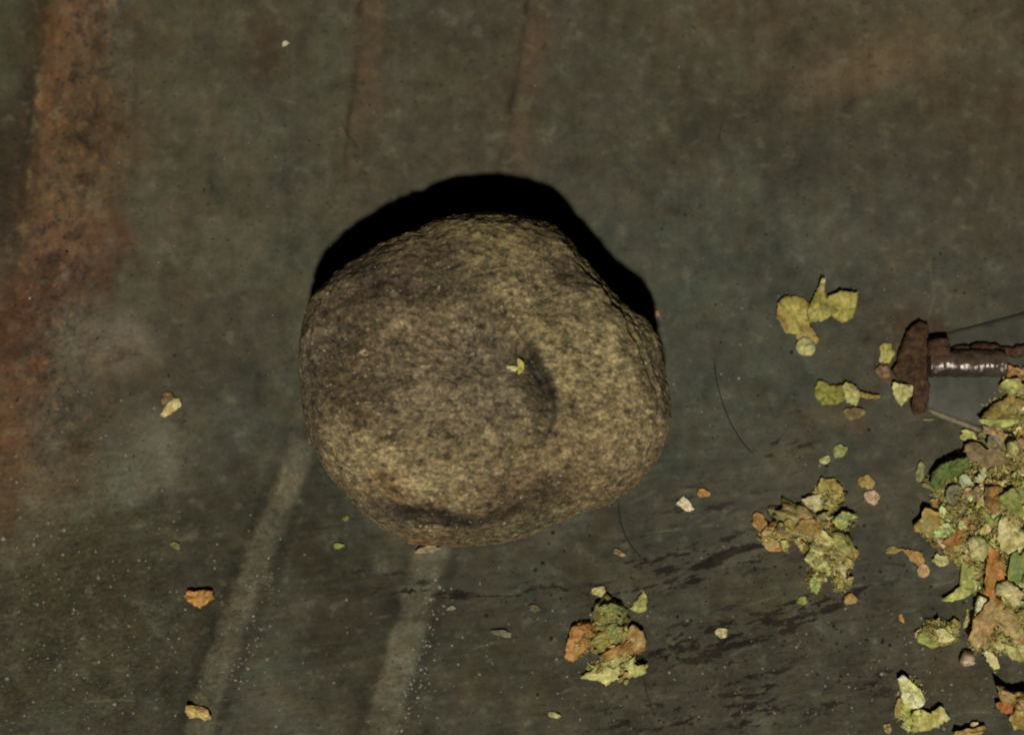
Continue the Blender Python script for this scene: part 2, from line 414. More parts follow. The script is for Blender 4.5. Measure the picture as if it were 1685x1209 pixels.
        m = (px > min(p0[0], p2[0])-25) & (px < max(p0[0], p2[0])+25) & (py > min(p0[1], p2[1])-25) & (py < max(p0[1], p2[1])+25)
        if not m.any(): continue
        dd, al = pdist(px[m], py[m], [p0, p1, p2])
        dark = rr.random() < .7
        g = np.exp(-(dd/rr.uniform(1.1, 1.9))**2)*np.clip(4*np.minimum(al, 1-al)+.1, 0, 1)*np.clip(.55+1.1*w2[m], 0, 1)*(.75 if dark else .45)
        c[m] = c[m]*(1-g[:, None])+(D(32, 29, 22) if dark else D(112, 106, 88))[None]*g[:, None]
    c *= np.array([1.02, .985, .935])[None]
    g = (sstep(800, 980, py+60*w1)*.9)[:, None]; c = c*(1-g)+c*np.array([.87, .90, .89])[None]*g       # dirtier, and darkened to offset the lamp's falloff, towards the lower edge
    nx, ny = len(xs), len(ys)
    i = np.arange(nx*ny).reshape(ny, nx)
    faces = np.stack([i[1:, :-1].ravel(), i[1:, 1:].ravel(), i[:-1, 1:].ravel(), i[:-1, :-1].ravel()], 1)
    me = mesh_np('floor', co, faces)
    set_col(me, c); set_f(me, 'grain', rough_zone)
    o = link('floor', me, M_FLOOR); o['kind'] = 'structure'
    o['label'] = 'grimy grey-green metal sheet floor with rust along its left seam'
    return o
build_floor()
def fz(px, py):
    return float(floor_height(np.array([float(px)]), np.array([float(py)]))[0])

# ------------------------------------------------------------------ the stone
OUT = [(815, 354), (864, 361), (917, 376), (947, 400), (963, 424), (993, 452), (1033, 492), (1057, 512), (1078, 535), (1093, 564), (1101, 604),
       (1107, 647), (1105, 686), (1096, 724), (1077, 762), (1044, 800), (1006, 826), (974, 838), (946, 846), (916, 860), (897, 868), (842, 887), (788, 898),
       (722, 898), (678, 895), (646, 877), (596, 839), (558, 795), (520, 746), (501, 686), (494, 615), (494, 560), (504, 517), (520, 484), (553, 451),
       (596, 424), (640, 400), (689, 383), (733, 364), (771, 357)]
STONE = {}
def build_stone():
    NT_, NS = 620, 330
    cx, cy = 800.0, 632.0
    ang = np.array([math.atan2(y-cy, x-cx) for x, y in OUT]); rad = np.array([math.hypot(x-cx, y-cy) for x, y in OUT])
    o = np.argsort(ang); ang, rad = ang[o], rad[o]
    th = np.linspace(-math.pi, math.pi, NT_, endpoint=False)
    R = np.interp(th, ang, rad, period=2*math.pi)
    ker = np.array([1, 3, 4, 3, 1.]); ker /= ker.sum()
    R = sum(k*np.roll(R, i-2) for i, k in enumerate(ker))
    low = np.exp(-((th-math.radians(100))/math.radians(42))**2)        # the foot that sticks out towards the viewer
    zeq = .030-.017*low
    ex, ey = cx+R*np.cos(th), cy+R*np.sin(th)
    E = Parr(ex, ey, zeq)                                             # widest line of the stone
    TOP = .050
    C0 = P(cx, cy, .03)
    s = np.linspace(0, 1, NS)
    a = s*math.pi*.985
    # rounded profile, flatter on top than a ball
    A, T = np.meshgrid(a, np.arange(NT_), indexing='ij')
    ca, sa = np.cos(A), np.sin(A)
    n = 2.6
    rr = (np.abs(ca)**n+np.abs(sa)**n)**(-1/n)
    ca, sa = ca*rr, sa*rr
    Z = np.where(ca > 0, zeq[T]+(TOP-zeq[T])*ca, zeq[T]+zeq[T]*1.02*ca)
    X = C0[0]+(E[T, 0]-C0[0])*sa; Y = C0[1]+(E[T, 1]-C0[1])*sa
    co = np.stack([X.ravel(), Y.ravel(), Z.ravel()], 1)
    # outward direction
    g = co.reshape(NS, NT_, 3)
    du = np.roll(g, -1, 1)-np.roll(g, 1, 1); dv = np.gradient(g, axis=0)
    nr = np.cross(dv, du).reshape(-1, 3); nr[np.linalg.norm(nr, axis=1) < 1e-12] = (0, 0, 1)
    nr /= np.linalg.norm(nr, axis=1)[:, None]
    if nr[NT_*100:NT_*101, 2].mean() < 0: nr = -nr
    nr[:NT_] = (0, 0, 1)
    px, py = proj(co)
    face = np.clip(sa.ravel()**8, 0, 1); inner = 1-.75*face             # keep the outline, work the face
    upper = (A.ravel() < math.pi*.62)
    m = 1000.0
    x, y, z = co[:, 0]*m, co[:, 1]*m, co[:, 2]*m
    L = fbm(x/23, y/23, z/23, 3)
    d = .0015*L*inner
    mid = fbm(x/7, y/7+4, z/7, 3, .55); d += .0004*mid*(.6+.4*inner)
    fine = fbm(x/1.9, y/1.3, z/1.6, 3, .65); d += .00022*fine
    gr = fbm(x/.62, y/.5, z/.6, 2, .7); d += .00010*gr
    rid = np.abs(fbm(x/15+3, y/15, z/15, 3, .5)); d += .0014*(rid-.3)*inner          # worn chip faces meeting in blunt ridges
    pit = sstep(.42, .75, fbm(x/1.7+7, y/1.3, z/1.6, 3, .65)); d += -.0003*pit
    up = upper.astype(float)
    wob = 5*mid
    # crescent ledge right of the middle
    q, al = pdist(px, py, [(835, 520), (858, 545), (882, 575), (905, 618), (920, 660), (918, 694), (900, 720)])
    q = q+wob; end = np.exp(-(((px-888)/75)**2+((py-618)/95)**2)**1.5)
    inside = q > 0
    led1 = np.where(inside, .75*np.exp(-(q/36)**2)+.25*np.exp(-(q/60)**2), 0)*end*up
    d += -.0058*led1*sstep(0, 8, np.abs(q)) + .0022*np.where(inside, sstep(8, 0, q), np.exp(-(q/60)**2))*end*up
    # slab joint along the right flank
    q2, al2 = pdist(px, py, [(955, 425), (1000, 470), (1030, 510), (1052, 556), (1068, 598), (1084, 640), (1094, 690)])
    q2 = q2+.5*wob; end2 = np.clip(np.minimum(al2+.1, 1-al2)*4, 0, 1)
    jnt = np.exp(-(q2/5)**2)*end2*up
    d += -.0015*jnt - .0016*sstep(0, 14, -q2)*np.exp(-(q2/50)**2)*end2*up
    # undercut above the foot
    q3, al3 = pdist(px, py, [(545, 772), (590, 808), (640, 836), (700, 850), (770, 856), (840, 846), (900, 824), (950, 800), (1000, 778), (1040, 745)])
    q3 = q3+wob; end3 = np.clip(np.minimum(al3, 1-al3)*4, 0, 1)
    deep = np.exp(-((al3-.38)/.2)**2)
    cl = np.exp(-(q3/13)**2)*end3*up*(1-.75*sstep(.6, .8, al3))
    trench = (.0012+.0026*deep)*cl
    d += .0010*np.exp(-((q3+34)/26)**2)*end3*up*inner
    q5, al5 = pdist(px, py, [(512, 640), (560, 712), (640, 752), (740, 766), (840, 770), (905, 740)])
    end5 = np.clip(np.minimum(al5, 1-al5)*4, 0, 1)
    d += .0011*np.exp(-((q5+wob)/26)**2)*end5*up
    # saddle in the upper right, and a few pits
    q4, al4 = pdist(px, py, [(800, 520), (850, 470), (910, 440), (955, 425)])
    d += -.0007*np.exp(-(q4/28)**2)*up*inner
    for (hx, hy, r, dep) in ((1022, 655, 7, .0009), (1034, 742, 10, .0014), (1046, 728, 7, .001), (700, 470, 26, .0009), (640, 690, 30, .0008), (600, 480, 26, .0008), (962, 815, 8, .001), (760, 700, 30, .0006)):
        d += -dep*np.exp(-(((px-hx)**2+(py-hy)**2)/r**2))*up
    co2 = co + nr*d[:, None]
    co2[:, 2] -= trench
    co2[:, 2] = np.maximum(co2[:, 2], .0004)
    # colour of the mineral skin, with some light and shade painted in
    W = .8*L+.5*mid
    c = np.repeat(D(110, 94, 67)[None], len(px), 0)
    S = [
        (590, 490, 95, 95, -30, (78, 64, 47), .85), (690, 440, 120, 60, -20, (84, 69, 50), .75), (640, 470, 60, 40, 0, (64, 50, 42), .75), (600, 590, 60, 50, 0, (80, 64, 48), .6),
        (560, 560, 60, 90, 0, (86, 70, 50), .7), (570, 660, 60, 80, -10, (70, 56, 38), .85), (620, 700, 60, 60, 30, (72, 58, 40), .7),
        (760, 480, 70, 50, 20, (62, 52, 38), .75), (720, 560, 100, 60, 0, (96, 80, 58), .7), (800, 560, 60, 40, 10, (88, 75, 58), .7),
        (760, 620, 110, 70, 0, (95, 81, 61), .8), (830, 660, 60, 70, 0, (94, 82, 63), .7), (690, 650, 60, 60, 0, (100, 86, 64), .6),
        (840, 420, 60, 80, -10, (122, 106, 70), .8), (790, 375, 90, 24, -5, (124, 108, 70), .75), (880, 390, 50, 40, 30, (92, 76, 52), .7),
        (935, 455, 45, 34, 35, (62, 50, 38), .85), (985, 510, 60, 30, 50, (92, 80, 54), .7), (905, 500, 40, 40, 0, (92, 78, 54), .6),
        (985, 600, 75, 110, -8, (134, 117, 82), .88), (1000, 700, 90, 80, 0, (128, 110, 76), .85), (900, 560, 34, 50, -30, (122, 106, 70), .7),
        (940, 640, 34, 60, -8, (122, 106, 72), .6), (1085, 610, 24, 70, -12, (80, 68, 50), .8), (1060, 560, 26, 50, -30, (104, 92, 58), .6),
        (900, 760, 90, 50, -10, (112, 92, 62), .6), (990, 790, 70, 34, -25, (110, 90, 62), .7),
        (600, 762, 95, 42, 35, (138, 119, 85), .85), (690, 785, 120, 36, 10, (134, 115, 80), .85), (722, 802, 44, 20, 0, (140, 126, 88), .8), (640, 795, 50, 24, 20, (112, 88, 56), .7),  # lower-left bevel: lighter stone, plus lamp brightness painted in
        (800, 810, 120, 30, 0, (98, 78, 54), .6), (870, 800, 70, 24, -8, (78, 62, 44), .7),
        (700, 846, 85, 19, 6, (34, 27, 23), .97), (790, 852, 90, 13, 0, (58, 47, 34), .8), (870, 838, 60, 12, -14, (66, 56, 38), .7),  # shade of the undercut painted as dark patches
        (720, 878, 110, 20, 4, (104, 86, 58), .7), (690, 892, 22, 8, 0, (132, 88, 56), .7), (860, 872, 70, 14, -12, (88, 80, 54), .6),
        (512, 690, 20, 90, 0, (84, 72, 54), .7), (500, 560, 14, 70, 0, (84, 74, 60), .6),
    ]
    c = stain_tone(c, px, py, S, W)
    dk = np.where(inside, np.exp(-((q-12)/20)**2), np.exp(-(q/4)**2))*end*up*sstep(.12, .35, al)*.95  # crescent dent: darker stone, plus its shade painted on
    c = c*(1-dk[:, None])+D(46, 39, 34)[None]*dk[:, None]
    dk = np.clip(cl*(.25+.75*deep)*(.8+.5*mid), 0, .92); c = c*(1-dk[:, None])+D(40, 32, 26)[None]*dk[:, None]  # shade in the undercut painted on, darkest where it runs deepest
    dk = jnt*.5; c = c*(1-dk[:, None])+D(60, 52, 34)[None]*dk[:, None]
    mot = fbm(x/3.0+9, y/2.2, z/2.6, 4, .7)
    c *= np.clip(1+.12*mid+.44*mot+.42*fine+.45*gr, .22, 2.3)[:, None]
    c *= np.array([1.08, 1.11, 1.12])[None]
    c = c*(1-.36*pit[:, None])
    c *= np.clip(1.02+.30*(rid-.35), .85, 1.2)[:, None]
    red = sstep(.35, .8, fbm(x/3.1, y/3.1+40, z/3.1, 3))*.35
    c = c*(1-red[:, None])+D(78, 58, 48)[None]*red[:, None]
    grn = sstep(.4, .9, fbm(x/4.1+60, y/4.1, z/4.1, 3))*.35
    c = c*(1-grn[:, None])+D(92, 90, 56)[None]*grn[:, None]
    i = np.arange(NS*NT_).reshape(NS, NT_); j = np.roll(i, -1, 1)
    f = np.stack([i[:-1].ravel(), i[1:].ravel(), j[1:].ravel(), j[:-1].ravel()], 1)
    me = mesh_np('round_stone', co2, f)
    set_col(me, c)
    ob = link('round_stone', me, M_STONE)
    tag(ob, 'large rounded brown stone with a crescent dent, lying on the floor', 'stone')
    m = upper
    STONE['px'], STONE['py'] = (v[m] for v in proj(co2)); STONE['z'] = co2[m, 2]
build_stone()
def stone_z(px, py):
    k = np.argsort((STONE['px']-px)**2+(STONE['py']-py)**2)[:12]
    return float(STONE['z'][k].mean())-.0004

# ------------------------------------------------------------------ scraps
rng = random.Random(11)
GREEN, DGREEN, LIME, CREAM, WHITE = (126, 127, 66), (78, 92, 42), (158, 156, 88), (178, 166, 116), (196, 188, 150)
YEL, OCHRE, ORANGE, DORANGE, TAN, BROWN, PALE, PINK, OLIVE, GREY = (156, 144, 76), (138, 116, 60), (158, 108, 58), (128, 86, 44), (152, 128, 84), (100, 84, 54), (174, 166, 108), (170, 140, 112), (120, 112, 64), (102, 97, 74)

def ragged(L, W, rot, n=26, jag=.18):
    ph = [rng.uniform(0, 6.28) for _ in range(4)]; out = []
    for k in range(n):
        t = 2*math.pi*k/n
        r = 1+jag*(math.sin(2*t+ph[0])+.8*math.sin(3*t+ph[1])+.6*math.sin(5*t+ph[2]))*.7+rng.uniform(-jag, jag)*.55
        x, y = L*r*math.cos(t), W*r*math.sin(t)
        a = math.radians(rot)
        out.append((x*math.cos(a)-y*math.sin(a), x*math.sin(a)+y*math.cos(a)))
    return out
def densify(poly, step=3.2, jit=1.3):
    out = []
    for k in range(len(poly)):
        (x0, y0), (x1, y1) = poly[k], poly[(k+1) % len(poly)]
        n = max(1, int(math.hypot(x1-x0, y1-y0)/step))
        for q in range(n):
            t = q/n; out.append((x0+(x1-x0)*t+rng.uniform(-jit, jit), y0+(y1-y0)*t+rng.uniform(-jit, jit)))
    return out
def soft(c):
    r, g, b = c
    return (r*.97, g+6, b+2) if r-g > 38 else c
def flake_mesh(poly, c1, c2=None, thick=.0007, curl=.0015, crump=.0005, edge=.25, dome=0.0, rings=(0, .35, .68, .9, 1.0)):
    """closed, curled chip from an outline (frame units around its own centre, y down)"""
    c1 = soft(c1); c2 = soft(c2) if c2 is not None else None
    p = np.array(poly, float)*PX; p[:, 1] *= -1
    n = len(p)
    if thick < .0017: thick *= .6
    size = np.abs(p).max(); sm = min(1.0, size/(26*PX))
    if thick < .0017: crump *= sm; curl *= sm; thick *= .5+.5*sm
    v, cc = [], []
    seed = rng.uniform(0, 200)
    ca = rng.uniform(0, math.pi)
    def hz(q):
        u = (q[:, 0]*math.cos(ca)+q[:, 1]*math.sin(ca))/size
        r2 = (q**2).sum(1)/size**2
        return .45*curl*u*u*rng_sign + dome*(1-r2) + crump*fbm(q[:, 0]/size*1.7+seed, q[:, 1]/size*1.7, q[:, 0]*0+seed, 4, .65)*1.8
    rng_sign = rng.choice((1, 1, -1))
    pts = np.concatenate([p*max(r, .02) for r in rings])
    z = hz(pts)
    rad = np.repeat(np.array(rings), n)
    prof = np.sqrt(np.clip(1-rad**3*.92, 0, 1))
    top = np.column_stack([pts, z+thick*.5*prof]); bot = np.column_stack([pts, z-thick*.5*prof])
    V = np.concatenate([top, bot])
    V[:, 2] -= V[:, 2].min()
    F = []
    R = len(rings); o = R*n
    for k in range(R-1):
        for q in range(n):
            a, b, c_, d_ = k*n+q, k*n+(q+1) % n, (k+1)*n+(q+1) % n, (k+1)*n+q
            F.append((a, d_, c_, b)); F.append((o+a, o+b, o+c_, o+d_))
    for q in range(n):
        a, b = (R-1)*n+q, (R-1)*n+(q+1) % n
        F.append((a, o+a, o+b, b))
    C = np.repeat(D(*c1)[None], len(V), 0)
    if c2 is not None:
        k = sstep(-.25, .35, fbm(V[:, 0]/size*1.3+seed*2, V[:, 1]/size*1.3, V[:, 0]*0+3, 2)+rng.uniform(-.15, .15))[:, None]
        C = C*(1-k)+D(*c2)[None]*k
    e = (edge*np.concatenate([rad, rad])**6*rng.uniform(-1, 1.4))[:, None]
    C = C*(1+e)*(1+.18*fbm(V[:, 0]/size*4+seed, V[:, 1]/size*4, V[:, 0]*0, 2))[:, None]
    me = mesh_np('flake', V, F)
    set_col(me, C)
    return me
def lump_mesh(rx, ry, h, rot, c1, c2, seg=26, rings=14, amp=.28):
    """knobbly wad of chewed pulp with a flat underside"""
    th, ph = np.meshgrid(np.linspace(0, 2*math.pi, seg, endpoint=False), np.linspace(0.02, math.pi*.62, rings))
    th, ph = th.ravel(), ph.ravel(); s = rng.uniform(0, 100)
    x, y, z = np.sin(ph)*np.cos(th), np.sin(ph)*np.sin(th), np.cos(ph)
    k = 1+amp*fbm(x*2.1+s, y*2.1, z*2.1, 4, .65)*1.5
    x, y, z = x*k*rx*PX, y*k*ry*PX, np.maximum(z*k, -.08)*h
    a = math.radians(-rot)
    V = np.column_stack([x*math.cos(a)-y*math.sin(a), x*math.sin(a)+y*math.cos(a), z-z.min()])
    i = np.arange(rings*seg).reshape(rings, seg); j = np.roll(i, -1, 1)
    F = np.stack([i[:-1].ravel(), i[1:].ravel(), j[1:].ravel(), j[:-1].ravel()], 1)
    q = sstep(-.3, .4, fbm(x/PX/14+s, y/PX/14, z*0, 3))[:, None]
    C = D(*c1)[None]*(1-q)+D(*c2)[None]*q
    C = C*(1+.3*fbm(x/PX/5+s, y/PX/5, z*0+4, 2))[:, None]
    me = mesh_np('lump', V, F); set_col(me, C)
    return me
def put(o, px, py, z, tilt=0.0, parent=None):
    p = P(px, py, z)
    if parent is not None: p = p-np.array(parent.location)
    o.location = p
    o.rotation_euler = (rng.uniform(-tilt, tilt), rng.uniform(-tilt, tilt), 0)
    return o
def root(name, px, py, label, cat, group=None):
    e = bpy.data.objects.new(name, None); col.objects.link(e)
    e.empty_display_size = .005
    e.location = P(px, py, fz(px, py)+.0002)
    return tag(e, label, cat, group)
def scrap(name, px, py, L, W, rot, c1, c2, label, cat='plant scrap', z=None, thick=.0007, curl=.0012, crump=.0005, jag=.16, tilt=.08, dome=0., group=None, n=26, poly=None):
    pl = densify([(x-px, y-py) for x, y in poly]) if poly else ragged(L, W, rot, n, jag)
    o = link(name, flake_mesh(pl, c1, c2, thick, curl, crump, dome=dome), M_PLANT)
    put(o, px, py, (fz(px, py)+.0002) if z is None else z, tilt)
    return tag(o, label, cat, group)
def piece(parent, name, px, py, L, W, rot, c1, c2, z=0., thick=.0007, curl=.0012, crump=.0005, jag=.16, tilt=.15, dome=0., poly=None):
    pl = densify([(x-px, y-py) for x, y in poly]) if poly else ragged(L, W, rot, 24, jag)
    o = link(name, flake_mesh(pl, c1, c2, thick, curl, crump, dome=dome), M_PLANT, parent)
    return put(o, px, py, parent.location.z+z, tilt, parent)
def wad(parent, px, py, rx, ry, h, rot, c1, c2, z=0.0):
    o = link('pulp', lump_mesh(rx, ry, h, rot, c1, c2), M_PLANT, parent)
    return put(o, px, py, parent.location.z+z, 0, parent)
def crumbs(parent, spots, cols, s0=4, s1=9, z0=.0, z1=.003):
    for (x, y, r, k) in spots:
        for _ in range(k):
            a, q = rng.uniform(0, 6.28), r*math.sqrt(rng.random())
            L = rng.uniform(s0, s1)
            piece(parent, 'shred', x+q*math.cos(a), y+q*math.sin(a), L, L*rng.uniform(.45, .9), rng.uniform(0, 180), rng.choice(cols), rng.choice(cols),
                  z=rng.uniform(z0, z1), thick=.0005, curl=.0012, crump=.0006, jag=.22, tilt=.6)

def slivers(name, parent, spots, cols, label=None, zfun=None, seed=1):
    """fine frayed fibres: many tiny bent strips as one mesh; spots = (x, y, rx, ry, height, count)"""
    r = random.Random(seed); V, F, C = [], [], []
    off = np.array(parent.location) if parent else np.zeros(3)
    for (x0, y0, rx, ry, h, n) in spots:
        for _ in range(int(n*1.9)):
            a, q = r.uniform(0, 6.28), math.sqrt(r.random())
            x, y = x0+rx*q*math.cos(a), y0+ry*q*math.sin(a)
            if zfun:
                z = zfun(x, y)
                if z is None: continue
            else: z = off[2]+h*max(0, 1-q**2.4)
            z += r.uniform(-.0002, .0008)*(1 if zfun is None else 1.9)
            p = P(x, y, z)-off
            L = r.uniform(3, 9)*PX*(1.7 if r.random() < .12 else 1); w = r.uniform(.9, 2.6)*PX
            t = r.uniform(0, 6.28); up_ = r.uniform(-.25, .5); bend = r.uniform(-.5, .5)
            d = np.array([math.cos(t), math.sin(t), up_]); sd = np.array([-math.sin(t), math.cos(t), r.uniform(-.5, .5)])
            b0 = len(V); c = D(*soft(r.choice(cols)))*r.uniform(.75, 1.25)
            for k, (m, ww) in enumerate(((-1, .5), (0, 1), (1, .35))):
                ctr = p+d*L*.5*m+sd*bend*L*.4*m*m
                V.append(ctr+sd*w*.5*ww); V.append(ctr-sd*w*.5*ww); V.append(ctr+np.array([0, 0, w*.5*ww])); C += [c, c, c*1.1]
            for k in (0, 3):
                F += [(b0+k, b0+k+3, b0+k+5, b0+k+2), (b0+k+2, b0+k+5, b0+k+4, b0+k+1), (b0+k+1, b0+k+4, b0+k+3, b0+k)]
    me = mesh_np(name, np.array(V), F, False); set_col(me, np.array(C))
    o = link(name, me, M_PLANT, parent); o['kind'] = 'stuff'
    if label: tag(o, label, 'plant fibre', kind='stuff')
    return o

# yellow lobed scrap, upper right
r = root('plant_scrap', 1335, 520, 'yellow-green lobed plant scrap with an upright spike, above the rusty bolt', 'plant scrap')
piece(r, 'lobe', 1305, 518, 32, 34, 20, OCHRE, YEL, z=.0002, curl=.0015, poly=[(1277, 500), (1290, 488), (1322, 488), (1332, 505), (1328, 545), (1310, 552), (1288, 548), (1274, 525)])
piece(r, 'lobe', 1348, 505, 26, 34, 0, (128, 122, 58), YEL, z=.0008, poly=[(1335, 495), (1345, 478), (1356, 458), (1358, 488), (1372, 495), (1378, 515), (1352, 530), (1330, 535), (1326, 515)])
piece(r, 'lobe', 1387, 506, 30, 28, 0, YEL, (140, 132, 62), z=.0012, poly=[(1362, 488), (1380, 479), (1411, 481), (1408, 505), (1400, 525), (1384, 532), (1366, 518)])
piece(r, 'lobe', 1328, 552, 18, 16, 20, OCHRE, TAN, z=.0003)
piece(r, 'seed_coat', 1326, 571, 16, 15, 60, (166, 158, 112), PALE, z=.0006, thick=.0014, dome=.0008, jag=.06)
piece(r, 'spike', 1353, 470, 4, 14, 12, (150, 140, 90), YEL, z=.0022, thick=.0006, curl=.0005)

r = root('plant_scrap', 1392, 655, 'yellow-green scrap with a pale centre and a thin tail, left of the bolt head', 'plant scrap')
piece(r, 'leaf', 1365, 652, 26, 20, 10, (118, 114, 48), (134, 130, 62), z=.0002, poly=[(1340, 640), (1348, 626), (1368, 634), (1386, 636), (1392, 660), (1374, 668), (1352, 668), (1342, 655)])
piece(r, 'leaf', 1398, 650, 18, 17, 0, (160, 156, 88), PALE, z=.0012, thick=.001, dome=.0008, poly=[(1384, 636), (1392, 628), (1408, 636), (1415, 650), (1406, 668), (1390, 664)])
piece(r, 'tail', 1428, 652, 22, 4, 8, (140, 126, 72), OCHRE, z=.0006, poly=[(1408, 642), (1425, 648), (1447, 652), (1447, 656), (1424, 657), (1408, 652)])
piece(r, 'leaf', 1405, 680, 16, 11, 0, (120, 104, 66), BROWN, z=.0001)

scrap('plant_flake', 1458, 581, 13, 17, 15, (150, 142, 84), YEL, 'small pale yellow flake against the upper left of the bolt head', 'flake', curl=.002)
scrap('plant_flake', 1452, 612, 12, 12, 0, (112, 84, 58), BROWN, 'dull brown chip touching the left of the rusty bolt head', 'flake')
scrap('plant_flake', 1483, 645, 20, 22, 0, PALE, (158, 148, 92), 'pale yellow three-cornered flake leaning on the bolt head', 'flake', z=.0012,
      poly=[(1467, 630), (1486, 632), (1508, 634), (1500, 650), (1482, 668), (1474, 660), (1468, 645)])
scrap('plant_flake', 1381, 742, 10, 13, 20, (120, 122, 76), LIME, 'small dull green crumb below the tailed scrap', 'crumb', curl=.0018)
scrap('plant_flake', 1357, 757, 8, 7, 0, (140, 144, 92), PALE, 'tiny pale green crumb left of a dull green one', 'crumb')
scrap('plant_flake', 1425, 793, 13, 12, 0, TAN, OCHRE, 'tan crumb just above a pinkish one, right of the leafy cluster', 'crumb')
scrap('plant_flake', 1435, 818, 11, 13, -20, PINK, (150, 128, 96), 'pinkish crumb just below a tan one, right of the leafy cluster', 'crumb')
scrap('plant_flake', 1513, 778, 8, 15, 8, (112, 112, 72), GREEN, 'thin grey-green flake left of the dark green leaf chunk', 'flake')
scrap('plant_flake', 1320, 988, 9, 6, 5, (132, 134, 66), GREEN, 'small flat green flake below the leafy cluster', 'flake')
scrap('plant_flake', 1483, 1017, 4, 7, -20, (160, 110, 64), ORANGE, 'tiny orange chip on bare floor left of the heap', 'crumb')

# big cluster of shreds
r = root('shred_cluster', 1330, 880, 'spread cluster of tan and green plant shreds standing clear of the heap', 'plant cluster')
wad(r, 1330, 865, 62, 26, .0030, 28, OLIVE, TAN)
wad(r, 1362, 905, 40, 34, .0034, 0, OLIVE, (120, 112, 66))
wad(r, 1356, 824, 30, 20, .0016, -20, OLIVE, (140, 132, 78))
wad(r, 1275, 882, 26, 20, .0022, 30, TAN, ORANGE)
piece(r, 'shred', 1249, 858, 12, 13, 0, ORANGE, DORANGE, z=.0004, thick=.0009)
piece(r, 'shred', 1268, 888, 17, 15, 30, TAN, (164, 124, 80), z=.0010, thick=.001)
piece(r, 'shred', 1366, 806, 24, 18, 15, YEL, OCHRE, z=.0002, crump=.0008, poly=[(1345, 800), (1352, 788), (1374, 790), (1386, 804), (1382, 818), (1366, 826), (1348, 818)])
piece(r, 'shred', 1340, 826, 16, 13, 0, (160, 148, 110), CREAM, z=.0012, poly=[(1318, 822), (1334, 816), (1348, 812), (1352, 834), (1340, 840), (1328, 832)])
piece(r, 'leaf', 1388, 856, 24, 18, -25, (118, 128, 74), LIME, z=.0022, poly=[(1366, 858), (1384, 842), (1404, 846), (1410, 852), (1394, 858), (1388, 872), (1374, 868)])
piece(r, 'leaf', 1342, 952, 12, 30, 22, (126, 138, 76), LIME, z=.0008, poly=[(1352, 928), (1360, 938), (1352, 958), (1344, 978), (1334, 970), (1330, 958), (1340, 942)])
piece(r, 'shred', 1344, 920, 18, 16, 0, (140, 140, 80), PALE, z=.0024)
piece(r, 'shred', 1380, 936, 13, 22, 8, CREAM, (150, 140, 90), z=.0016, poly=[(1368, 922), (1384, 918), (1394, 936), (1390, 956), (1376, 960), (1372, 940)])
piece(r, 'shred', 1400, 912, 10, 17, 0, DORANGE, OCHRE, z=.0014)
piece(r, 'shred', 1398, 986, 12, 8, 15, TAN, ORANGE, z=.0002, dome=.0006)
piece(r, 'shred', 1330, 868, 22, 13, 10, DORANGE, OCHRE, z=.0032)
piece(r, 'shred', 1356, 886, 16, 10, 30, PALE, OCHRE, z=.0034)
piece(r, 'shred', 1384, 898, 20, 10, 40, (132, 128, 76), YEL, z=.0030)
piece(r, 'shred', 1300, 868, 14, 10, 30, OLIVE, OCHRE, z=.0026)
crumbs(r, [(1350, 885, 45, 20), (1365, 925, 34, 14), (1290, 875, 30, 8), (1390, 955, 14, 5)], [TAN, OLIVE, PALE, OCHRE, LIME, CREAM, DORANGE, BROWN], 4, 11, .001, .0034)

slivers('fibres', r, [(1335, 866, 60, 22, .0034, 150), (1365, 908, 38, 36, .0038, 190), (1272, 882, 26, 20, .0026, 60), (1362, 816, 26, 24, .0020, 90), (1340, 948, 14, 28, .0014, 36), (1384, 946, 16, 34, .0016, 60), (1390, 858, 20, 14, .0026, 20)],
        [TAN, OLIVE, PALE, OCHRE, LIME, CREAM, DORANGE, BROWN, YEL], seed=21)

# green and orange scrap below the stone
r = root('plant_scrap', 1000, 1050, 'green and orange wad of plant scrap with a pale frilled lower edge, below the stone', 'plant scrap')
wad(r, 1002, 1012, 27, 26, .0042, 0, (112, 120, 66), OLIVE)
wad(r, 1000, 1048, 32, 24, .0038, 0, (116, 118, 66), OCHRE)
wad(r, 966, 1045, 22, 20, .0028, 0, ORANGE, DORANGE)
wad(r, 1030, 1062, 30, 20, .0030, -25, DORANGE, TAN)
wad(r, 1012, 1085, 28, 18, .0022, -15, (132, 128, 76), LIME)
piece(r, 'shred', 1006, 1008, 19, 12, 20, (122, 128, 74), OLIVE, z=.0036, jag=.36, crump=.001)
piece(r, 'shred', 1002, 1042, 24, 11, -15, (124, 128, 74), OCHRE, z=.0032, jag=.36, crump=.001)
piece(r, 'shred', 958, 1050, 14, 24, 10, ORANGE, (164, 104, 58), z=.0016, poly=[(940, 1032), (962, 1028), (974, 1040), (970, 1060), (944, 1088), (930, 1082), (934, 1058)])
piece(r, 'shred', 1046, 1050, 16, 18, 0, ORANGE, TAN, z=.0022, dome=.0008)
piece(r, 'shred', 1018, 1070, 34, 8, -22, DORANGE, ORANGE, z=.0030)
piece(r, 'frill', 1010, 1105, 40, 15, -10, LIME, PALE, z=.0003, crump=.0009, poly=[(958, 1112), (978, 1098), (990, 1088), (1010, 1096), (1038, 1084), (1046, 1076), (1044, 1092), (1062, 1090), (1064, 1104), (1042, 1112), (1012, 1118), (998, 1126), (985, 1116)])
piece(r, 'frill', 1042, 1100, 22, 7, -16, PALE, LIME, z=.0012)
piece(r, 'frill', 1024, 1086, 18, 12, -30, (142, 140, 90), LIME, z=.0018, crump=.001)
crumbs(r, [(1000, 1020, 24, 8), (1010, 1060, 36, 12), (1015, 1098, 30, 10), (955, 1050, 16, 4)], [GREEN, LIME, ORANGE, TAN, OLIVE, PALE, DORANGE], 3, 8, .0015, .004)
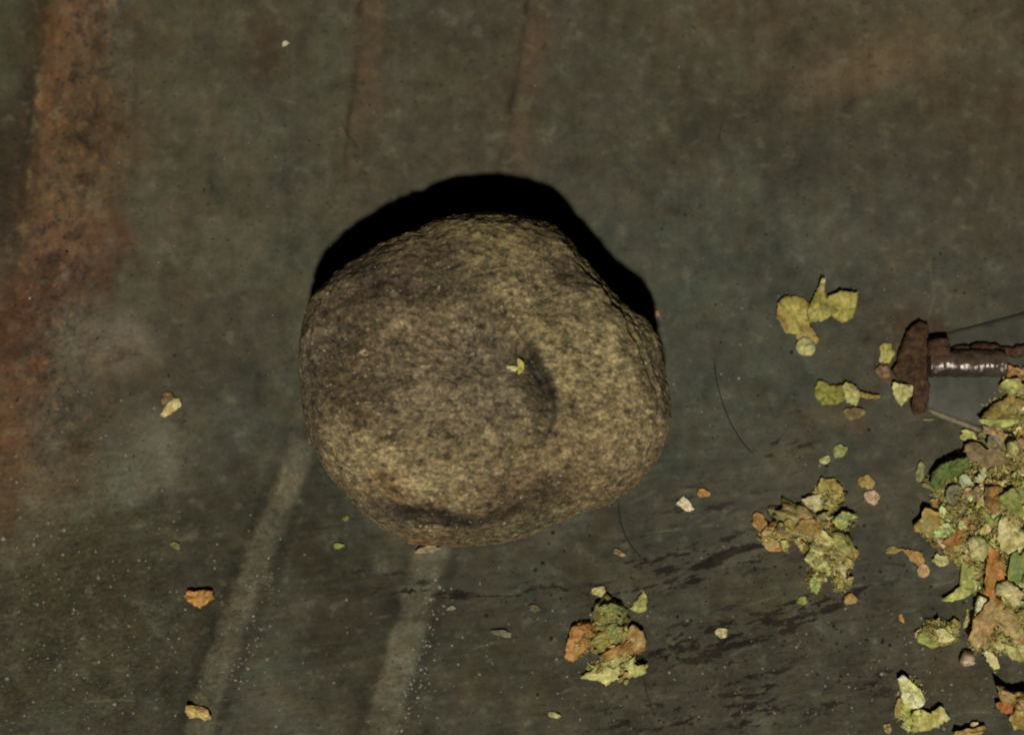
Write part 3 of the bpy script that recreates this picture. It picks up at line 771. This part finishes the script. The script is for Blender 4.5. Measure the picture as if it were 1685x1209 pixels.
slivers('fibres', r, [(1002, 1012, 26, 26, .0044, 90)], [GREEN, LIME, OLIVE, OCHRE], seed=22)
slivers('fibres', r, [(962, 1050, 24, 30, .0030, 80), (1035, 1060, 28, 18, .0034, 80)], [ORANGE, DORANGE, TAN, OCHRE], seed=23)
slivers('fibres', r, [(1012, 1098, 46, 18, .0022, 130), (1002, 1046, 26, 20, .0040, 60)], [LIME, PALE, GREEN, YEL], seed=24)
scrap('plant_flake', 986, 973, 13, 8, -10, (160, 150, 108), PALE, 'pale chip resting above the green and orange wad', 'flake', curl=.002)
scrap('plant_flake', 1052, 992, 13, 19, 20, (136, 128, 76), LIME, 'pointed yellow-green flake beside the top of the green and orange wad', 'flake', curl=.0022,
      poly=[(1060, 969), (1064, 985), (1062, 1004), (1050, 1008), (1036, 1000), (1046, 988)])
scrap('plant_flake', 1127, 829, 14, 12, 0, (190, 176, 140), CREAM, 'cream three-cornered chip lying right of the stone', 'chip', poly=[(1112, 828), (1124, 816), (1132, 822), (1141, 838), (1130, 842)], curl=.0015, thick=.0012)
scrap('plant_flake', 1157, 811, 12, 6, 8, (150, 98, 58), ORANGE, 'small orange chip beside the cream three-cornered chip', 'chip')
scrap('plant_flake', 1187, 1041, 9, 9, 0, CREAM, (140, 132, 96), 'cream crumb on the dark scuffs right of the wad', 'crumb')
scrap('plant_flake', 1078, 518, 7, 6, 0, (140, 108, 82), PINK, 'dusty pink crumb just off the upper right of the stone', 'crumb')
scrap('plant_flake', 1018, 909, 10, 5, 20, (98, 78, 58), TAN, 'dull tan sliver below the lower right of the stone', 'crumb')
scrap('plant_flake', 826, 1041, 16, 6, 8, (88, 87, 66), (100, 98, 76), 'grey-green sliver on the floor left of the wad', 'crumb')
scrap('plant_flake', 880, 1001, 12, 5, 10, (80, 73, 51), (84, 78, 54), 'faint olive sliver midway between stone and wad', 'crumb')
scrap('plant_flake', 912, 1176, 9, 5, 10, (140, 140, 96), PALE, 'tiny pale crumb near the bottom edge below the wad', 'crumb')
scrap('plant_flake', 742, 1000, 7, 4, -10, (112, 108, 90), (120, 114, 92), 'tiny whitish crumb right of the right floor rib', 'crumb')
# left side
scrap('plant_flake', 284, 668, 17, 9, -35, (190, 176, 124), (174, 148, 92), 'cream and tan chip on the pale patch left of the stone', 'chip', poly=[(264, 684), (274, 668), (286, 656), (298, 654), (299, 668), (288, 676), (276, 686)], curl=.002, thick=.0012)
scrap('plant_flake', 276, 656, 12, 10, -10, (112, 86, 56), BROWN, 'brown husk behind the cream and tan chip', 'chip')
scrap('plant_flake', 327, 982, 24, 16, 8, (172, 118, 62), (156, 102, 54), 'bright orange chip left of the left floor rib', 'chip', poly=[(303, 978), (312, 970), (322, 972), (336, 968), (350, 972), (352, 984), (340, 992), (332, 1000), (322, 996), (310, 988)], curl=.002, crump=.0008)
scrap('plant_flake', 326, 1172, 22, 13, 10, (172, 152, 92), (160, 118, 70), 'tan and orange chip on the foot of the left rib', 'chip', poly=[(306, 1170), (312, 1160), (330, 1160), (342, 1166), (352, 1180), (340, 1184), (326, 1178), (314, 1182)], curl=.0018, crump=.0008)
scrap('plant_flake', 289, 897, 8, 6, 20, (100, 104, 52), (92, 92, 54), 'tiny olive green crumb above the bright orange chip', 'crumb')
scrap('plant_flake', 557, 898, 8, 5, -10, (112, 130, 58), GREEN, 'tiny green crumb below the lower left of the stone', 'crumb')
scrap('plant_flake', 569, 853, 6, 4, -10, (106, 112, 60), OLIVE, 'tiny olive crumb close to the lower left flank of the stone', 'crumb')
scrap('plant_flake', 704, 904, 20, 6, -4, (128, 118, 92), TAN, 'pale sliver at the foot of the stone above the right rib', 'crumb', z=.0014, tilt=.02)
scrap('plant_flake', 857, 604, 6, 13, -18, (168, 152, 72), YEL, 'yellow flake lying in the dent on top of the stone', 'flake', z=stone_z(855, 604)+.0002, curl=.001, poly=[(852, 592), (862, 598), (860, 610), (850, 620), (846, 612), (842, 606), (852, 604)])
scrap('plant_flake', 843, 606, 10, 3, 10, (176, 170, 120), CREAM, 'cream splinter beside the yellow flake on the stone', 'flake', z=stone_z(843, 606)+.0003, curl=.001)
scrap('plant_flake', 601, 580, 7, 6, 0, (140, 116, 86), TAN, 'tan crumb stuck to the left of the stone', 'crumb', z=stone_z(601, 580)-.0001)
scrap('plant_flake', 470, 72, 6, 5, 0, (190, 184, 150), WHITE, 'white speck alone near the top left', 'crumb', dome=.0008)

# bright flake bottom right
r = root('plant_scrap', 1515, 1165, 'bright yellow-green folded leaf scrap with a white patch, bottom right', 'plant scrap')
piece(r, 'leaf', 1500, 1140, 22, 34, -15, (172, 166, 110), WHITE, z=.0022, curl=.002, poly=[(1476, 1116), (1486, 1110), (1500, 1124), (1512, 1132), (1522, 1152), (1510, 1166), (1486, 1160), (1482, 1138)])
piece(r, 'leaf', 1530, 1182, 34, 20, -10, (156, 146, 80), PALE, z=.0010, curl=.0022, poly=[(1512, 1166), (1530, 1172), (1546, 1160), (1562, 1182), (1540, 1194), (1516, 1202), (1496, 1200)])
piece(r, 'leaf', 1498, 1178, 18, 30, -6, LIME, (150, 152, 74), z=.0004, curl=.0018, poly=[(1480, 1158), (1496, 1150), (1514, 1168), (1510, 1190), (1494, 1204), (1486, 1186)])
piece(r, 'shred', 1478, 1166, 7, 15, 0, OLIVE, OCHRE, z=.0004)
piece(r, 'shred', 1508, 1180, 8, 14, 20, (168, 162, 92), LIME, z=.0034)
scrap('plant_flake', 1460, 1197, 7, 7, 0, TAN, BROWN, 'brown crumb left of the bright folded leaf scrap', 'crumb')
slivers('fibres', r, [(1500, 1142, 22, 30, .0026, 40), (1500, 1180, 22, 26, .0014, 60), (1530, 1184, 28, 14, .0016, 40)], [LIME, PALE, YEL, WHITE, GREEN], seed=25)
r = root('plant_scrap', 1545, 1042, 'green tuft of plant scrap with a cream flake on it, left of the heap', 'plant scrap')
wad(r, 1545, 1040, 30, 20, .0032, 0, OLIVE, GREEN)
piece(r, 'leaf', 1532, 1050, 20, 16, 10, (118, 132, 52), GREEN, z=.0012)
piece(r, 'leaf', 1551, 1046, 18, 9, 25, PALE, CREAM, z=.0036, poly=[(1540, 1036), (1552, 1034), (1570, 1048), (1562, 1056), (1544, 1056)])
piece(r, 'shred', 1512, 1043, 8, 7, 0, PINK, TAN, z=.0006)
piece(r, 'shred', 1570, 1030, 9, 12, 0, OCHRE, OLIVE, z=.0014)
crumbs(r, [(1545, 1036, 24, 10)], [OLIVE, LIME, OCHRE, GREEN, TAN], 4, 8, .001, .0032)

slivers('fibres', r, [(1545, 1040, 32, 22, .0034, 110)], [OLIVE, LIME, OCHRE, GREEN, TAN, PALE], seed=26)

# ------------------------------------------------------------------ the heap on the right
HEAP = [(1655, 612), (1720, 590), (1850, 640), (1900, 850), (1860, 1040), (1760, 1095), (1690, 1082), (1640, 1072), (1600, 1062), (1590, 1020), (1612, 985), (1604, 955), (1580, 925), (1546, 900),
        (1516, 872), (1516, 850), (1536, 828), (1532, 782), (1560, 756), (1612, 742), (1618, 715), (1628, 690), (1622, 670), (1642, 640)]
def in_heap(px, py):
    q, _ = pdist(px, py, HEAP+[HEAP[0]])
    ins = np.zeros(px.shape, bool); n = len(HEAP)
    for i in range(n):
        (x0, y0), (x1, y1) = HEAP[i], HEAP[(i+1) % n]
        c = ((y0 > py) != (y1 > py)) & (px < (x1-x0)*(py-y0)/(y1-y0+1e-9)+x0)
        ins ^= c
    return np.where(ins, np.abs(q), -np.abs(q))
def heap_h(px, py):
    d = in_heap(px, py)
    return .0062*(1-np.exp(-np.clip(d, 0, None)/48))*(1+.5*fbm(px/38, py/38, px*0+2, 3))
def heap_z(x, y): return float(heap_h(np.array([float(x)]), np.array([float(y)]))[0])
def build_mash():
    gx, gy = np.meshgrid(np.arange(1500, 1910, 2.5), np.arange(590, 1105, 2.5))
    px, py = gx.ravel(), gy.ravel(); h = heap_h(px, py)+.0011*fbm(px/9, py/9, px*0, 4, .65)*(in_heap(px, py) > 4)
    keep = (in_heap(px, py) > 0).reshape(gx.shape)
    co = Parr(px, py, np.maximum(h, 0)); co[:, 2] = np.where(h > 0, h, -.0012)
    i = np.arange(len(px)).reshape(gx.shape)
    k = keep[1:, :-1] & keep[1:, 1:] & keep[:-1, 1:] & keep[:-1, :-1]
    F = np.stack([i[1:, :-1][k], i[1:, 1:][k], i[:-1, 1:][k], i[:-1, :-1][k]], 1)
    used = np.unique(F); rem = np.full(len(px), -1); rem[used] = np.arange(len(used))
    C = np.repeat(D(112, 104, 60)[None], len(px), 0)
    q = sstep(-.2, .4, fbm(px/24, py/24, px*0+9, 3))[:, None]; C = C*(1-q)+D(104, 84, 52)[None]*q
    q = sstep(.2, .5, fbm(px/18, py/18, px*0+19, 3))[:, None]; C = C*(1-q)+D(122, 126, 68)[None]*q
    me = mesh_np('plant_mash', co[used], rem[F]); set_col(me, C[used])
    tag(link('plant_mash', me, M_PLANT), 'damp olive mash of chewed plant pulp under the flakes of the heap', 'plant mash', kind='stuff')
build_mash()
def hp(name, x, y, L, W, rot, c1, c2, label, cat='flake', dz=.0006, **kw):
    kw.setdefault('tilt', .2); kw.setdefault('jag', .25)
    return scrap(name, x, y, L, W, rot, c1, c2, label, cat, z=heap_z(x, y)+dz, **kw)
NAMED = []
def nh(x, y, L, W, rot, c1, c2, label, name='plant_flake', cat='flake', **kw):
    NAMED.append((x, y, max(L, W))); return hp(name, x, y, L, W, rot, c1, c2, label, cat, **kw)
nh(1561, 769, 40, 20, -22, DGREEN, (92, 100, 50), 'dark green leaf chunk at the left shoulder of the heap', 'leaf_chunk', 'leaf', thick=.0014, dz=.0014, crump=.0012,
   poly=[(1532, 778), (1546, 762), (1570, 754), (1592, 748), (1594, 768), (1580, 782), (1556, 790), (1538, 806), (1530, 796)])
nh(1573, 872, 30, 13, -58, (140, 86, 46), DORANGE, 'brown-orange wedge on the left slope of the heap', poly=[(1590, 846), (1594, 868), (1580, 894), (1556, 898), (1550, 890), (1570, 868)], dz=.001)
nh(1608, 901, 18, 19, 0, (154, 148, 100), PALE, 'round cream seed coat on the left slope of the heap', 'seed_coat', 'seed coat', thick=.0016, dome=.0014, jag=.11, dz=.002)
nh(1662, 884, 22, 28, 30, (156, 144, 84), CREAM, 'cream curled shell near the right edge of the heap', curl=.004, dz=.002)
nh(1630, 935, 16, 34, 12, (160, 98, 52), ORANGE, 'long bright orange strip running down the heap', 'orange_strip', 'strip', dz=.0022, poly=[(1628, 898), (1640, 906), (1652, 938), (1648, 966), (1630, 984), (1618, 976), (1622, 940)])
nh(1616, 1020, 18, 40, 12, (138, 92, 52), TAN, 'ragged tan-orange strip at the foot of the heap', 'orange_strip', 'strip', dz=.0014, crump=.001, poly=[(1626, 978), (1646, 986), (1640, 1020), (1622, 1050), (1602, 1066), (1590, 1052), (1598, 1020), (1612, 1000)])
nh(1658, 975, 27, 20, 30, (168, 154, 108), CREAM, 'pale cream block of pith beside the orange strip', 'pith_block', 'pith', thick=.003, dz=.002, poly=[(1634, 962), (1652, 954), (1680, 978), (1672, 994), (1660, 998), (1648, 984), (1632, 976)])
nh(1608, 998, 13, 22, 12, (188, 180, 140), WHITE, 'whitish block of pith left of the ragged strip', 'pith_block', 'pith', thick=.0026, dz=.0014, poly=[(1606, 978), (1618, 982), (1620, 1000), (1612, 1016), (1598, 1014), (1600, 992)])
nh(1659, 1027, 28, 24, 20, (150, 132, 80), TAN, 'broad tan flake low on the heap', dz=.0016, curl=.003)
nh(1671, 1070, 24, 15, 25, (152, 144, 92), PALE, 'curled cream loop at the bottom of the heap', dz=.001, curl=.005)
nh(1588, 1081, 12, 12, 0, (174, 154, 126), PINK, 'pinkish white seed at the foot of the heap', 'seed', 'seed', thick=.003, dome=.001, jag=.07, dz=.0004)
nh(1631, 1084, 10, 18, -28, CREAM, PALE, 'slim cream shell just below the heap', dz=.0004, curl=.003, poly=[(1620, 1074), (1630, 1066), (1638, 1080), (1644, 1098), (1634, 1100), (1624, 1088)])
nh(1576, 968, 32, 14, -32, (128, 134, 68), LIME, 'crescent of green leaf bordering bare floor left of the heap', 'leaf_chunk', 'leaf', dz=.0008, curl=.003, poly=[(1542, 988), (1562, 978), (1582, 958), (1580, 926), (1592, 920), (1606, 946), (1604, 968), (1584, 982), (1562, 990)])
nh(1544, 922, 14, 11, 0, (166, 160, 106), PALE, 'cream flake on the left fringe of the heap', dz=.0008, poly=[(1530, 924), (1540, 912), (1556, 916), (1560, 928), (1544, 934)])
nh(1504, 914, 22, 14, 40, (156, 112, 68), ORANGE, 'flat orange flake left of the heap on bare floor', dz=.0003, poly=[(1482, 902), (1500, 906), (1516, 908), (1520, 928), (1508, 930), (1496, 920)])
nh(1518, 938, 11, 11, 0, (166, 130, 90), TAN, 'round peach-coloured flake below the flat orange one', dz=.0004, jag=.06)
nh(1469, 905, 14, 5, 0, OLIVE, OCHRE, 'thin olive sliver at the far left tip of the heap', dz=.0003)
nh(1530, 862, 30, 22, 0, (128, 118, 68), OCHRE, 'olive-brown ragged flake at the left corner of the heap', dz=.0002, thick=.0012, crump=.0010, jag=.3)
nh(1676, 930, 16, 30, 20, (94, 108, 52), GREEN, 'bright green leaf at the right edge of the heap', 'leaf_chunk', 'leaf', dz=.002)
nh(1664, 825, 18, 18, 0, (110, 114, 60), GREEN, 'curled green leaf high on the heap', 'leaf_chunk', 'leaf', dz=.002, curl=.004)
nh(1631, 821, 20, 18, 0, DORANGE, BROWN, 'rust-brown flake high on the heap', dz=.0016)
nh(1571, 813, 20, 17, 0, GREY, (104, 98, 72), 'smooth grey disc-shaped flake on the upper left of the heap', dz=.0012, jag=.05, thick=.0012)
nh(1650, 682, 46, 22, -22, OCHRE, (128, 116, 60), 'broad olive-orange flake below the bolt', dz=.0016, poly=[(1612, 690), (1636, 664), (1662, 654), (1700, 640), (1710, 680), (1680, 696), (1640, 698)])
nh(1646, 696, 30, 8, -4, LIME, (130, 132, 70), 'pale green rim of leaf below the bolt', dz=.0026)
nh(1662, 618, 20, 12, 10, (150, 92, 48), DORANGE, 'orange flake at the end of the bolt', dz=.0016)
nh(1672, 642, 24, 20, 0, OLIVE, LIME, 'olive flake right of the bolt end', dz=.0012)
nh(1664, 739, 9, 13, 0, (132, 130, 84), PALE, 'small oval pale green seed at the upper right of the heap', 'seed', 'seed', thick=.003, dome=.0008, jag=.11, dz=.002)
nh(1637, 728, 16, 15, 0, (124, 108, 80), GREY, 'round grey-tan flake under the broad olive-orange one', dz=.0014, jag=.08)
nh(1620, 750, 30, 20, 10, BROWN, (110, 92, 62), 'large dull brown flake above the dark green leaf', dz=.0012)
nh(1592, 716, 15, 8, 10, (134, 126, 66), LIME, 'yellow-green flake above the dark green leaf', dz=.0004)
nh(1640, 712, 24, 8, 14, (138, 112, 84), TAN, 'narrow tan flake lying across the upper heap', dz=.003)
nh(1668, 1152, 26, 16, 20, TAN, OCHRE, 'tan wad at the right edge below the heap', dz=.0004, thick=.003, crump=.002)
nh(1652, 1160, 16, 12, 20, (150, 80, 48), DORANGE, 'red-orange shred at the left of the lower right tan wad', dz=.0006, thick=.0015)
nh(1672, 1178, 16, 20, 0, (150, 132, 76), OCHRE, 'ochre flake against the lower right tan wad', dz=.0006, thick=.0018, crump=.0012)
nh(1594, 1206, 24, 9, -14, OCHRE, TAN, 'ochre flake cut by the bottom edge', dz=.0003, crump=.001)
nh(1604, 1196, 9, 7, 0, CREAM, TAN, 'small cream crumb on top of the ochre flake at the bottom edge', cat='crumb', dz=.0012)
# countless-looking yet countable small flakes that fill the heap: one label for each colour
FILL = [(PALE, CREAM, 'small cream flake among many in the heap at the right edge'), (OLIVE, OCHRE, 'small olive flake among many in the heap at the right edge'),
        (TAN, DORANGE, 'small tan-orange flake among many in the heap at the right edge'), (GREEN, LIME, 'small green flake among many in the heap at the right edge'),
        (BROWN, OLIVE, 'small brown flake among many in the heap at the right edge')]
wts = [.30, .25, .16, .17, .12]
cnt = 0; tries = 0
while cnt < 215 and tries < 6000:
    tries += 1
    x, y = rng.uniform(1500, 1692), rng.uniform(600, 1095)
    d = float(in_heap(np.array([x]), np.array([y]))[0])
    if d < -4: continue
    if any(math.hypot(x-a, y-b) < r*.55 for a, b, r in NAMED): continue
    c1, c2, lab = rng.choices(FILL, wts)[0]
    lab = lab.replace('among many in the heap at the right edge', 'among many '+('in the top of the heap, below the bolt' if y < 770 else 'in the middle of the heap, beside the round seed coat' if y < 920 else 'in the foot of the heap, around the orange strips'))
    L = rng.choice((6, 8, 9, 11, 13, 16))*rng.uniform(.8, 1.25)
    f = lambda c: tuple(max(20, min(200, v*rng.uniform(.86, 1.1))) for v in c)
    hp('plant_flake', x, y, L, L*rng.uniform(.32, .8), rng.uniform(0, 180), f(c1), f(c2), lab, 'flake', dz=rng.uniform(-.0003, .0010), thick=rng.choice((.0004, .0006, .0009)),
       curl=rng.uniform(.0005, .002), crump=.0004, jag=.26, tilt=.4, n=16, group='heap filling: '+lab.split(' flake')[0]+' flakes, '+lab.split('in the ')[1].split(' of')[0])
    cnt += 1

_gx, _gy = np.meshgrid(np.arange(1460, 1800, 6.0), np.arange(590, 1110, 6.0))
_gh = heap_h(_gx.ravel(), _gy.ravel()).reshape(_gx.shape); _gd = in_heap(_gx.ravel(), _gy.ravel()).reshape(_gx.shape)
def _hz(x, y):
    i, j = int((y-590)/6), int((x-1460)/6)
    if not (0 <= i < _gh.shape[0] and 0 <= j < _gh.shape[1]) or _gd[i, j] < -7: return None
    return _gh[i, j]+.0004
slivers('plant_fibres', None, [(1640, 840, 135, 250, 0, 3800)], [TAN, OLIVE, PALE, OCHRE, LIME, CREAM, DORANGE, BROWN, YEL, GREEN], 'fine frayed plant fibres strewn through the heap at the right edge', _hz, 27)

# ------------------------------------------------------------------ the rusty bolt
def lathe(prof, n=36, squash=1.0, rough=0.0, seed=0.0, cap=True):
    """turned about X; prof = (x, radius)"""
    V = []; t = np.linspace(0, 2*math.pi, n, endpoint=False)
    for x, r in prof:
        V.append(np.column_stack([np.full(n, x), r*np.cos(t), r*np.sin(t)*squash]))
    V = np.concatenate(V)
    if rough:
        s = V/.0016; k = fbm(s[:, 0]+seed, s[:, 1], s[:, 2], 4, .65)
        rr = np.hypot(V[:, 1], V[:, 2])+1e-9
        V[:, 1] *= 1+rough*k/np.maximum(rr, .001); V[:, 2] *= 1+rough*k/np.maximum(rr, .001); V[:, 0] += rough*.8*k
    m = len(prof); i = np.arange(m*n).reshape(m, n); j = np.roll(i, -1, 1)
    return V, np.stack([i[:-1].ravel(), j[:-1].ravel(), j[1:].ravel(), i[1:].ravel()], 1)
b = root('rusty_bolt', 1523, 604, 'rusty bolt with a wide crumbling head, lying at the right edge', 'bolt')
b.location.z = 0.0008
HEAD = [(1498, 538), (1512, 529), (1526, 536), (1525, 580), (1522, 616), (1525, 635), (1524, 656), (1516, 680), (1500, 684), (1494, 670), (1503, 650), (1494, 634), (1474, 626), (1464, 612),
        (1473, 600), (1474, 586), (1482, 566), (1490, 548)]
me = flake_mesh(densify([(x-1500, y-608) for x, y in HEAD], 4.0, 1.2), (86, 62, 44), (58, 42, 32), .0036, .0, .0004, rings=(0, .12, .24, .36, .48, .6, .7, .8, .88, .95, 1.0))
for v_ in me.vertices:
    q_ = np.array([v_.co[:]])/.0013; v_.co.z += .0005*float(fbm(q_[:, 0], q_[:, 1], q_[:, 2]*0, 3, .65)[0])*(v_.co.z > .0006)
o = link('head', me, M_RUST, b); o.location = P(1500, 608, 0)-np.array(b.location)
sh = [(0.0, .0001), (0.0, .0027)]+[(.0165*k/50, .0029+.00009*math.sin(k*1.9)*(1 if k > 18 else .2)) for k in range(51)]+[(.0166, .0022), (.0166, .0001)]
V, F = lathe(sh, 40, 1.0, .00028, 9)
me = mesh_np('shank', V, F); set_f(me, 'grain', np.clip(.5+V[:, 1]/.0011+.35+.7*fbm(V[:, 0]/.002, V[:, 1]/.002, V[:, 2]/.002, 3), 0, 1))
o = link('shank', me, M_SHANK, b); o.location = (0, .0004, .0031)
V, F = lathe([(0.0, .0001), (0.0, .0030), (.0018, .0034), (.0040, .0032), (.0046, .0001)], 40, .8, .0006, 5)
o = link('collar', mesh_np('collar', V, F), M_RUST, b); o.location = (0, .0030, .0030)
# tapered tongue of sheet metal that the bolt lies on
TG = np.array([(1526, 556), (1700, 508), (1760, 494), (1760, 756), (1700, 736), (1526, 674)], float)
def tongue():
    nx, ny = 60, 30; V = []
    for i in range(nx+1):
        t = i/nx; x = 1526+234*t; y0 = 556-62*t; y1 = 674+82*t
        for j in range(ny+1):
            k = j/ny; y = y0+(y1-y0)*k
            V.append((x, y, .0005+.0010*(1-(2*k-1)**2)**.5))
    V = np.array(V); co = Parr(V[:, 0], V[:, 1], V[:, 2])
    lo = co.copy(); lo[:, 2] = -.0002
    i = np.arange((nx+1)*(ny+1)).reshape(nx+1, ny+1)
    F = [tuple(q) for q in np.stack([i[:-1, :-1].ravel(), i[:-1, 1:].ravel(), i[1:, 1:].ravel(), i[1:, :-1].ravel()], 1)]
    n0 = len(co); rim = list(i[0, :])+list(i[1:, -1])+list(i[-1, -2::-1])+list(i[-2:0:-1, 0])
    for a, c_ in zip(rim, rim[1:]+rim[:1]): F.append((a, n0+a, n0+c_, c_))
    return mesh_np('metal_tongue', np.concatenate([co, lo]), F)
tag(link('metal_tongue', tongue(), M_TONGUE), 'smooth grey tapered metal tongue under the bolt', 'metal plate')

def tube(pts, r, n=8, taper=None):
    """round strand through (px, py, z) points"""
    c = [Vector(P(*p)) for p in pts]
    # subdivide with a spline
    q = []
    for i in range(len(c)-1):
        p0, p1, p2, p3 = c[max(i-1, 0)], c[i], c[i+1], c[min(i+2, len(c)-1)]
        for t in (0, .2, .4, .6, .8):
            q.append(.5*((2*p1)+(p2-p0)*t+(2*p0-5*p1+4*p2-p3)*t*t+(3*p1-p0-3*p2+p3)*t**3))
    q.append(c[-1]); V = []
    for i, p in enumerate(q):
        d = (q[min(i+1, len(q)-1)]-q[max(i-1, 0)]).normalized(); s = d.cross(Vector((0, 0, 1))).normalized(); u = s.cross(d)
        rr = r*(1 if taper is None else taper(i/(len(q)-1)))
        for k in range(n):
            a = 2*math.pi*k/n; V.append(p+s*rr*math.cos(a)+u*rr*math.sin(a))
    m = len(q); i = np.arange(m*n).reshape(m, n); j = np.roll(i, -1, 1)
    F = np.stack([i[:-1].ravel(), j[:-1].ravel(), j[1:].ravel(), i[1:].ravel()], 1)
    return np.array([tuple(v) for v in V]), F
def strand(name, pts, r, mat, label, cat, taper=None, rough=0):
    pts = [(x, y, z+fz(x, y)) for x, y, z in pts]
    V, F = tube(pts, r, 10, taper)
    if rough:
        V = V+np.column_stack([fbm(V[:, 0]/.0015, V[:, 1]/.0015, V[:, 2]/.0015+k, 3)*rough for k in (0, 30, 60)])
    return tag(link(name, mesh_np(name, V, F), mat), label, cat)
ends = lambda t: min(1, .15+6*t, .15+6*(1-t))
strand('brown_band', [(1556, 574, .0021), (1590, 577, .0024), (1625, 572, .0025), (1660, 580, .0025), (1700, 575, .0025), (1740, 578, .0024)], .0011, M_RUST, 'crumbling brown wire just above the bolt shank', 'band', ends, .0005)  # brown band above the shank, modelled as a rough strand
strand('streak', [(1528, 675, .0007), (1556, 686, .0008), (1590, 699, .0009), (1620, 710, .0010)], .00060, M_STREAK, 'short pale straw added as the bright lower edge of the tongue', 'streak', ends, .0001)  # pale strand added to stand for light along the tongue's lower edge
strand('streak', [(1518, 690, .0003), (1530, 690, .0003), (1538, 689, .0003)], .0003, M_STREAK, 'tiny pale splinter left of the straw', 'splinter', ends)
strand('hair', [(1175, 590, .00012), (1180, 630, .0002), (1196, 682, .00025), (1218, 722, .0002), (1242, 750, .00012)], .00013, M_HAIR, 'dark hair on the floor right of the stone', 'hair', ends)
strand('hair', [(1017, 822, .0002), (1022, 862, .00025), (1036, 894, .0002), (1062, 924, .00012)], .00014, M_HAIR, 'dark curved hair coming from under the stone', 'hair', ends)
strand('hair', [(1058, 1110, .00012), (1064, 1140, .0002), (1076, 1176, .00012)], .0001, M_HAIR, 'short dark hair below the green and orange wad', 'hair', ends)
strand('hair', [(680, 972, .00012), (730, 984, .0002), (790, 981, .0002), (860, 980, .00012)], .00009, M_HAIR, 'fine dark hair lying level below the stone', 'hair', ends)

# ------------------------------------------------------------------ loose grit
def grit(name, spots, mat, label, seed):
    r = random.Random(seed); V = []; F = []
    for (x0, y0, sx, sy, n, s0, s1) in spots:
        for _ in range(n):
            x, y = r.gauss(x0, sx), r.gauss(y0, sy)
            if not (-50 < x < 1740 and -50 < y < 1260): continue
            s = r.uniform(s0, s1)*PX*.5*(1 if r.random() < .85 else 1.6)
            p = P(x, y, fz(x, y)); b0 = len(V); an = r.uniform(0, 6.28)
            for (dx, dy, dz) in ((1, 0, .3), (0, 1, .3), (-1, 0, .3), (0, -1, .3), (0, 0, 1.1), (0, 0, -.3)):
                dx, dy = dx*r.uniform(.5, 1.3), dy*r.uniform(.5, 1.1)
                V.append((p[0]+s*(dx*math.cos(an)-dy*math.sin(an)), p[1]+s*(dx*math.sin(an)+dy*math.cos(an)), p[2]+s*dz*r.uniform(.6, 1.1)))
            for q in range(4):
                a, c_ = b0+q, b0+(q+1) % 4
                F.append((a, c_, b0+4)); F.append((c_, a, b0+5))
    o = link(name, mesh_np(name, V, F, False), mat)
    return tag(o, label, 'grit', kind='stuff')
grit('pale_grit', [(130, 1050, 130, 110, 260, 2, 5), (400, 1040, 120, 110, 50, 2, 5), (700, 1060, 50, 100, 45, 2, 5), (900, 1080, 160, 90, 60, 2, 5), (1400, 1080, 160, 80, 110, 2, 5.5),
                   (300, 480, 160, 220, 26, 2, 4), (720, 1000, 9, 22, 16, 2.5, 5), (706, 1060, 10, 26, 26, 2.5, 5.5), (690, 1115, 10, 26, 26, 2.5, 5.5), (672, 1165, 14, 26, 26, 2.5, 5), (442, 960, 10, 26, 12, 2, 5), (418, 1030, 10, 26, 18, 2, 5), (395, 1095, 14, 30, 22, 2, 5), (1300, 640, 180, 120, 40, 2, 5), (900, 150, 400, 120, 12, 2, 4), (1500, 1120, 90, 50, 50, 2, 5), (80, 760, 90, 120, 50, 2.5, 6), (1500, 560, 140, 80, 25, 2, 5)],
     M_GRIT, 'pale mineral grit sprinkled over the floor', 5)
grit('dark_grit', [(1250, 1060, 220, 90, 200, 2.5, 6), (1100, 950, 180, 50, 80, 2.5, 6), (1350, 560, 200, 120, 40, 2.5, 6), (200, 400, 160, 260, 90, 2, 5), (1500, 1050, 120, 90, 70, 2.5, 5)],
     M_DUST, 'dark dirt specks sprinkled over the floor', 6)
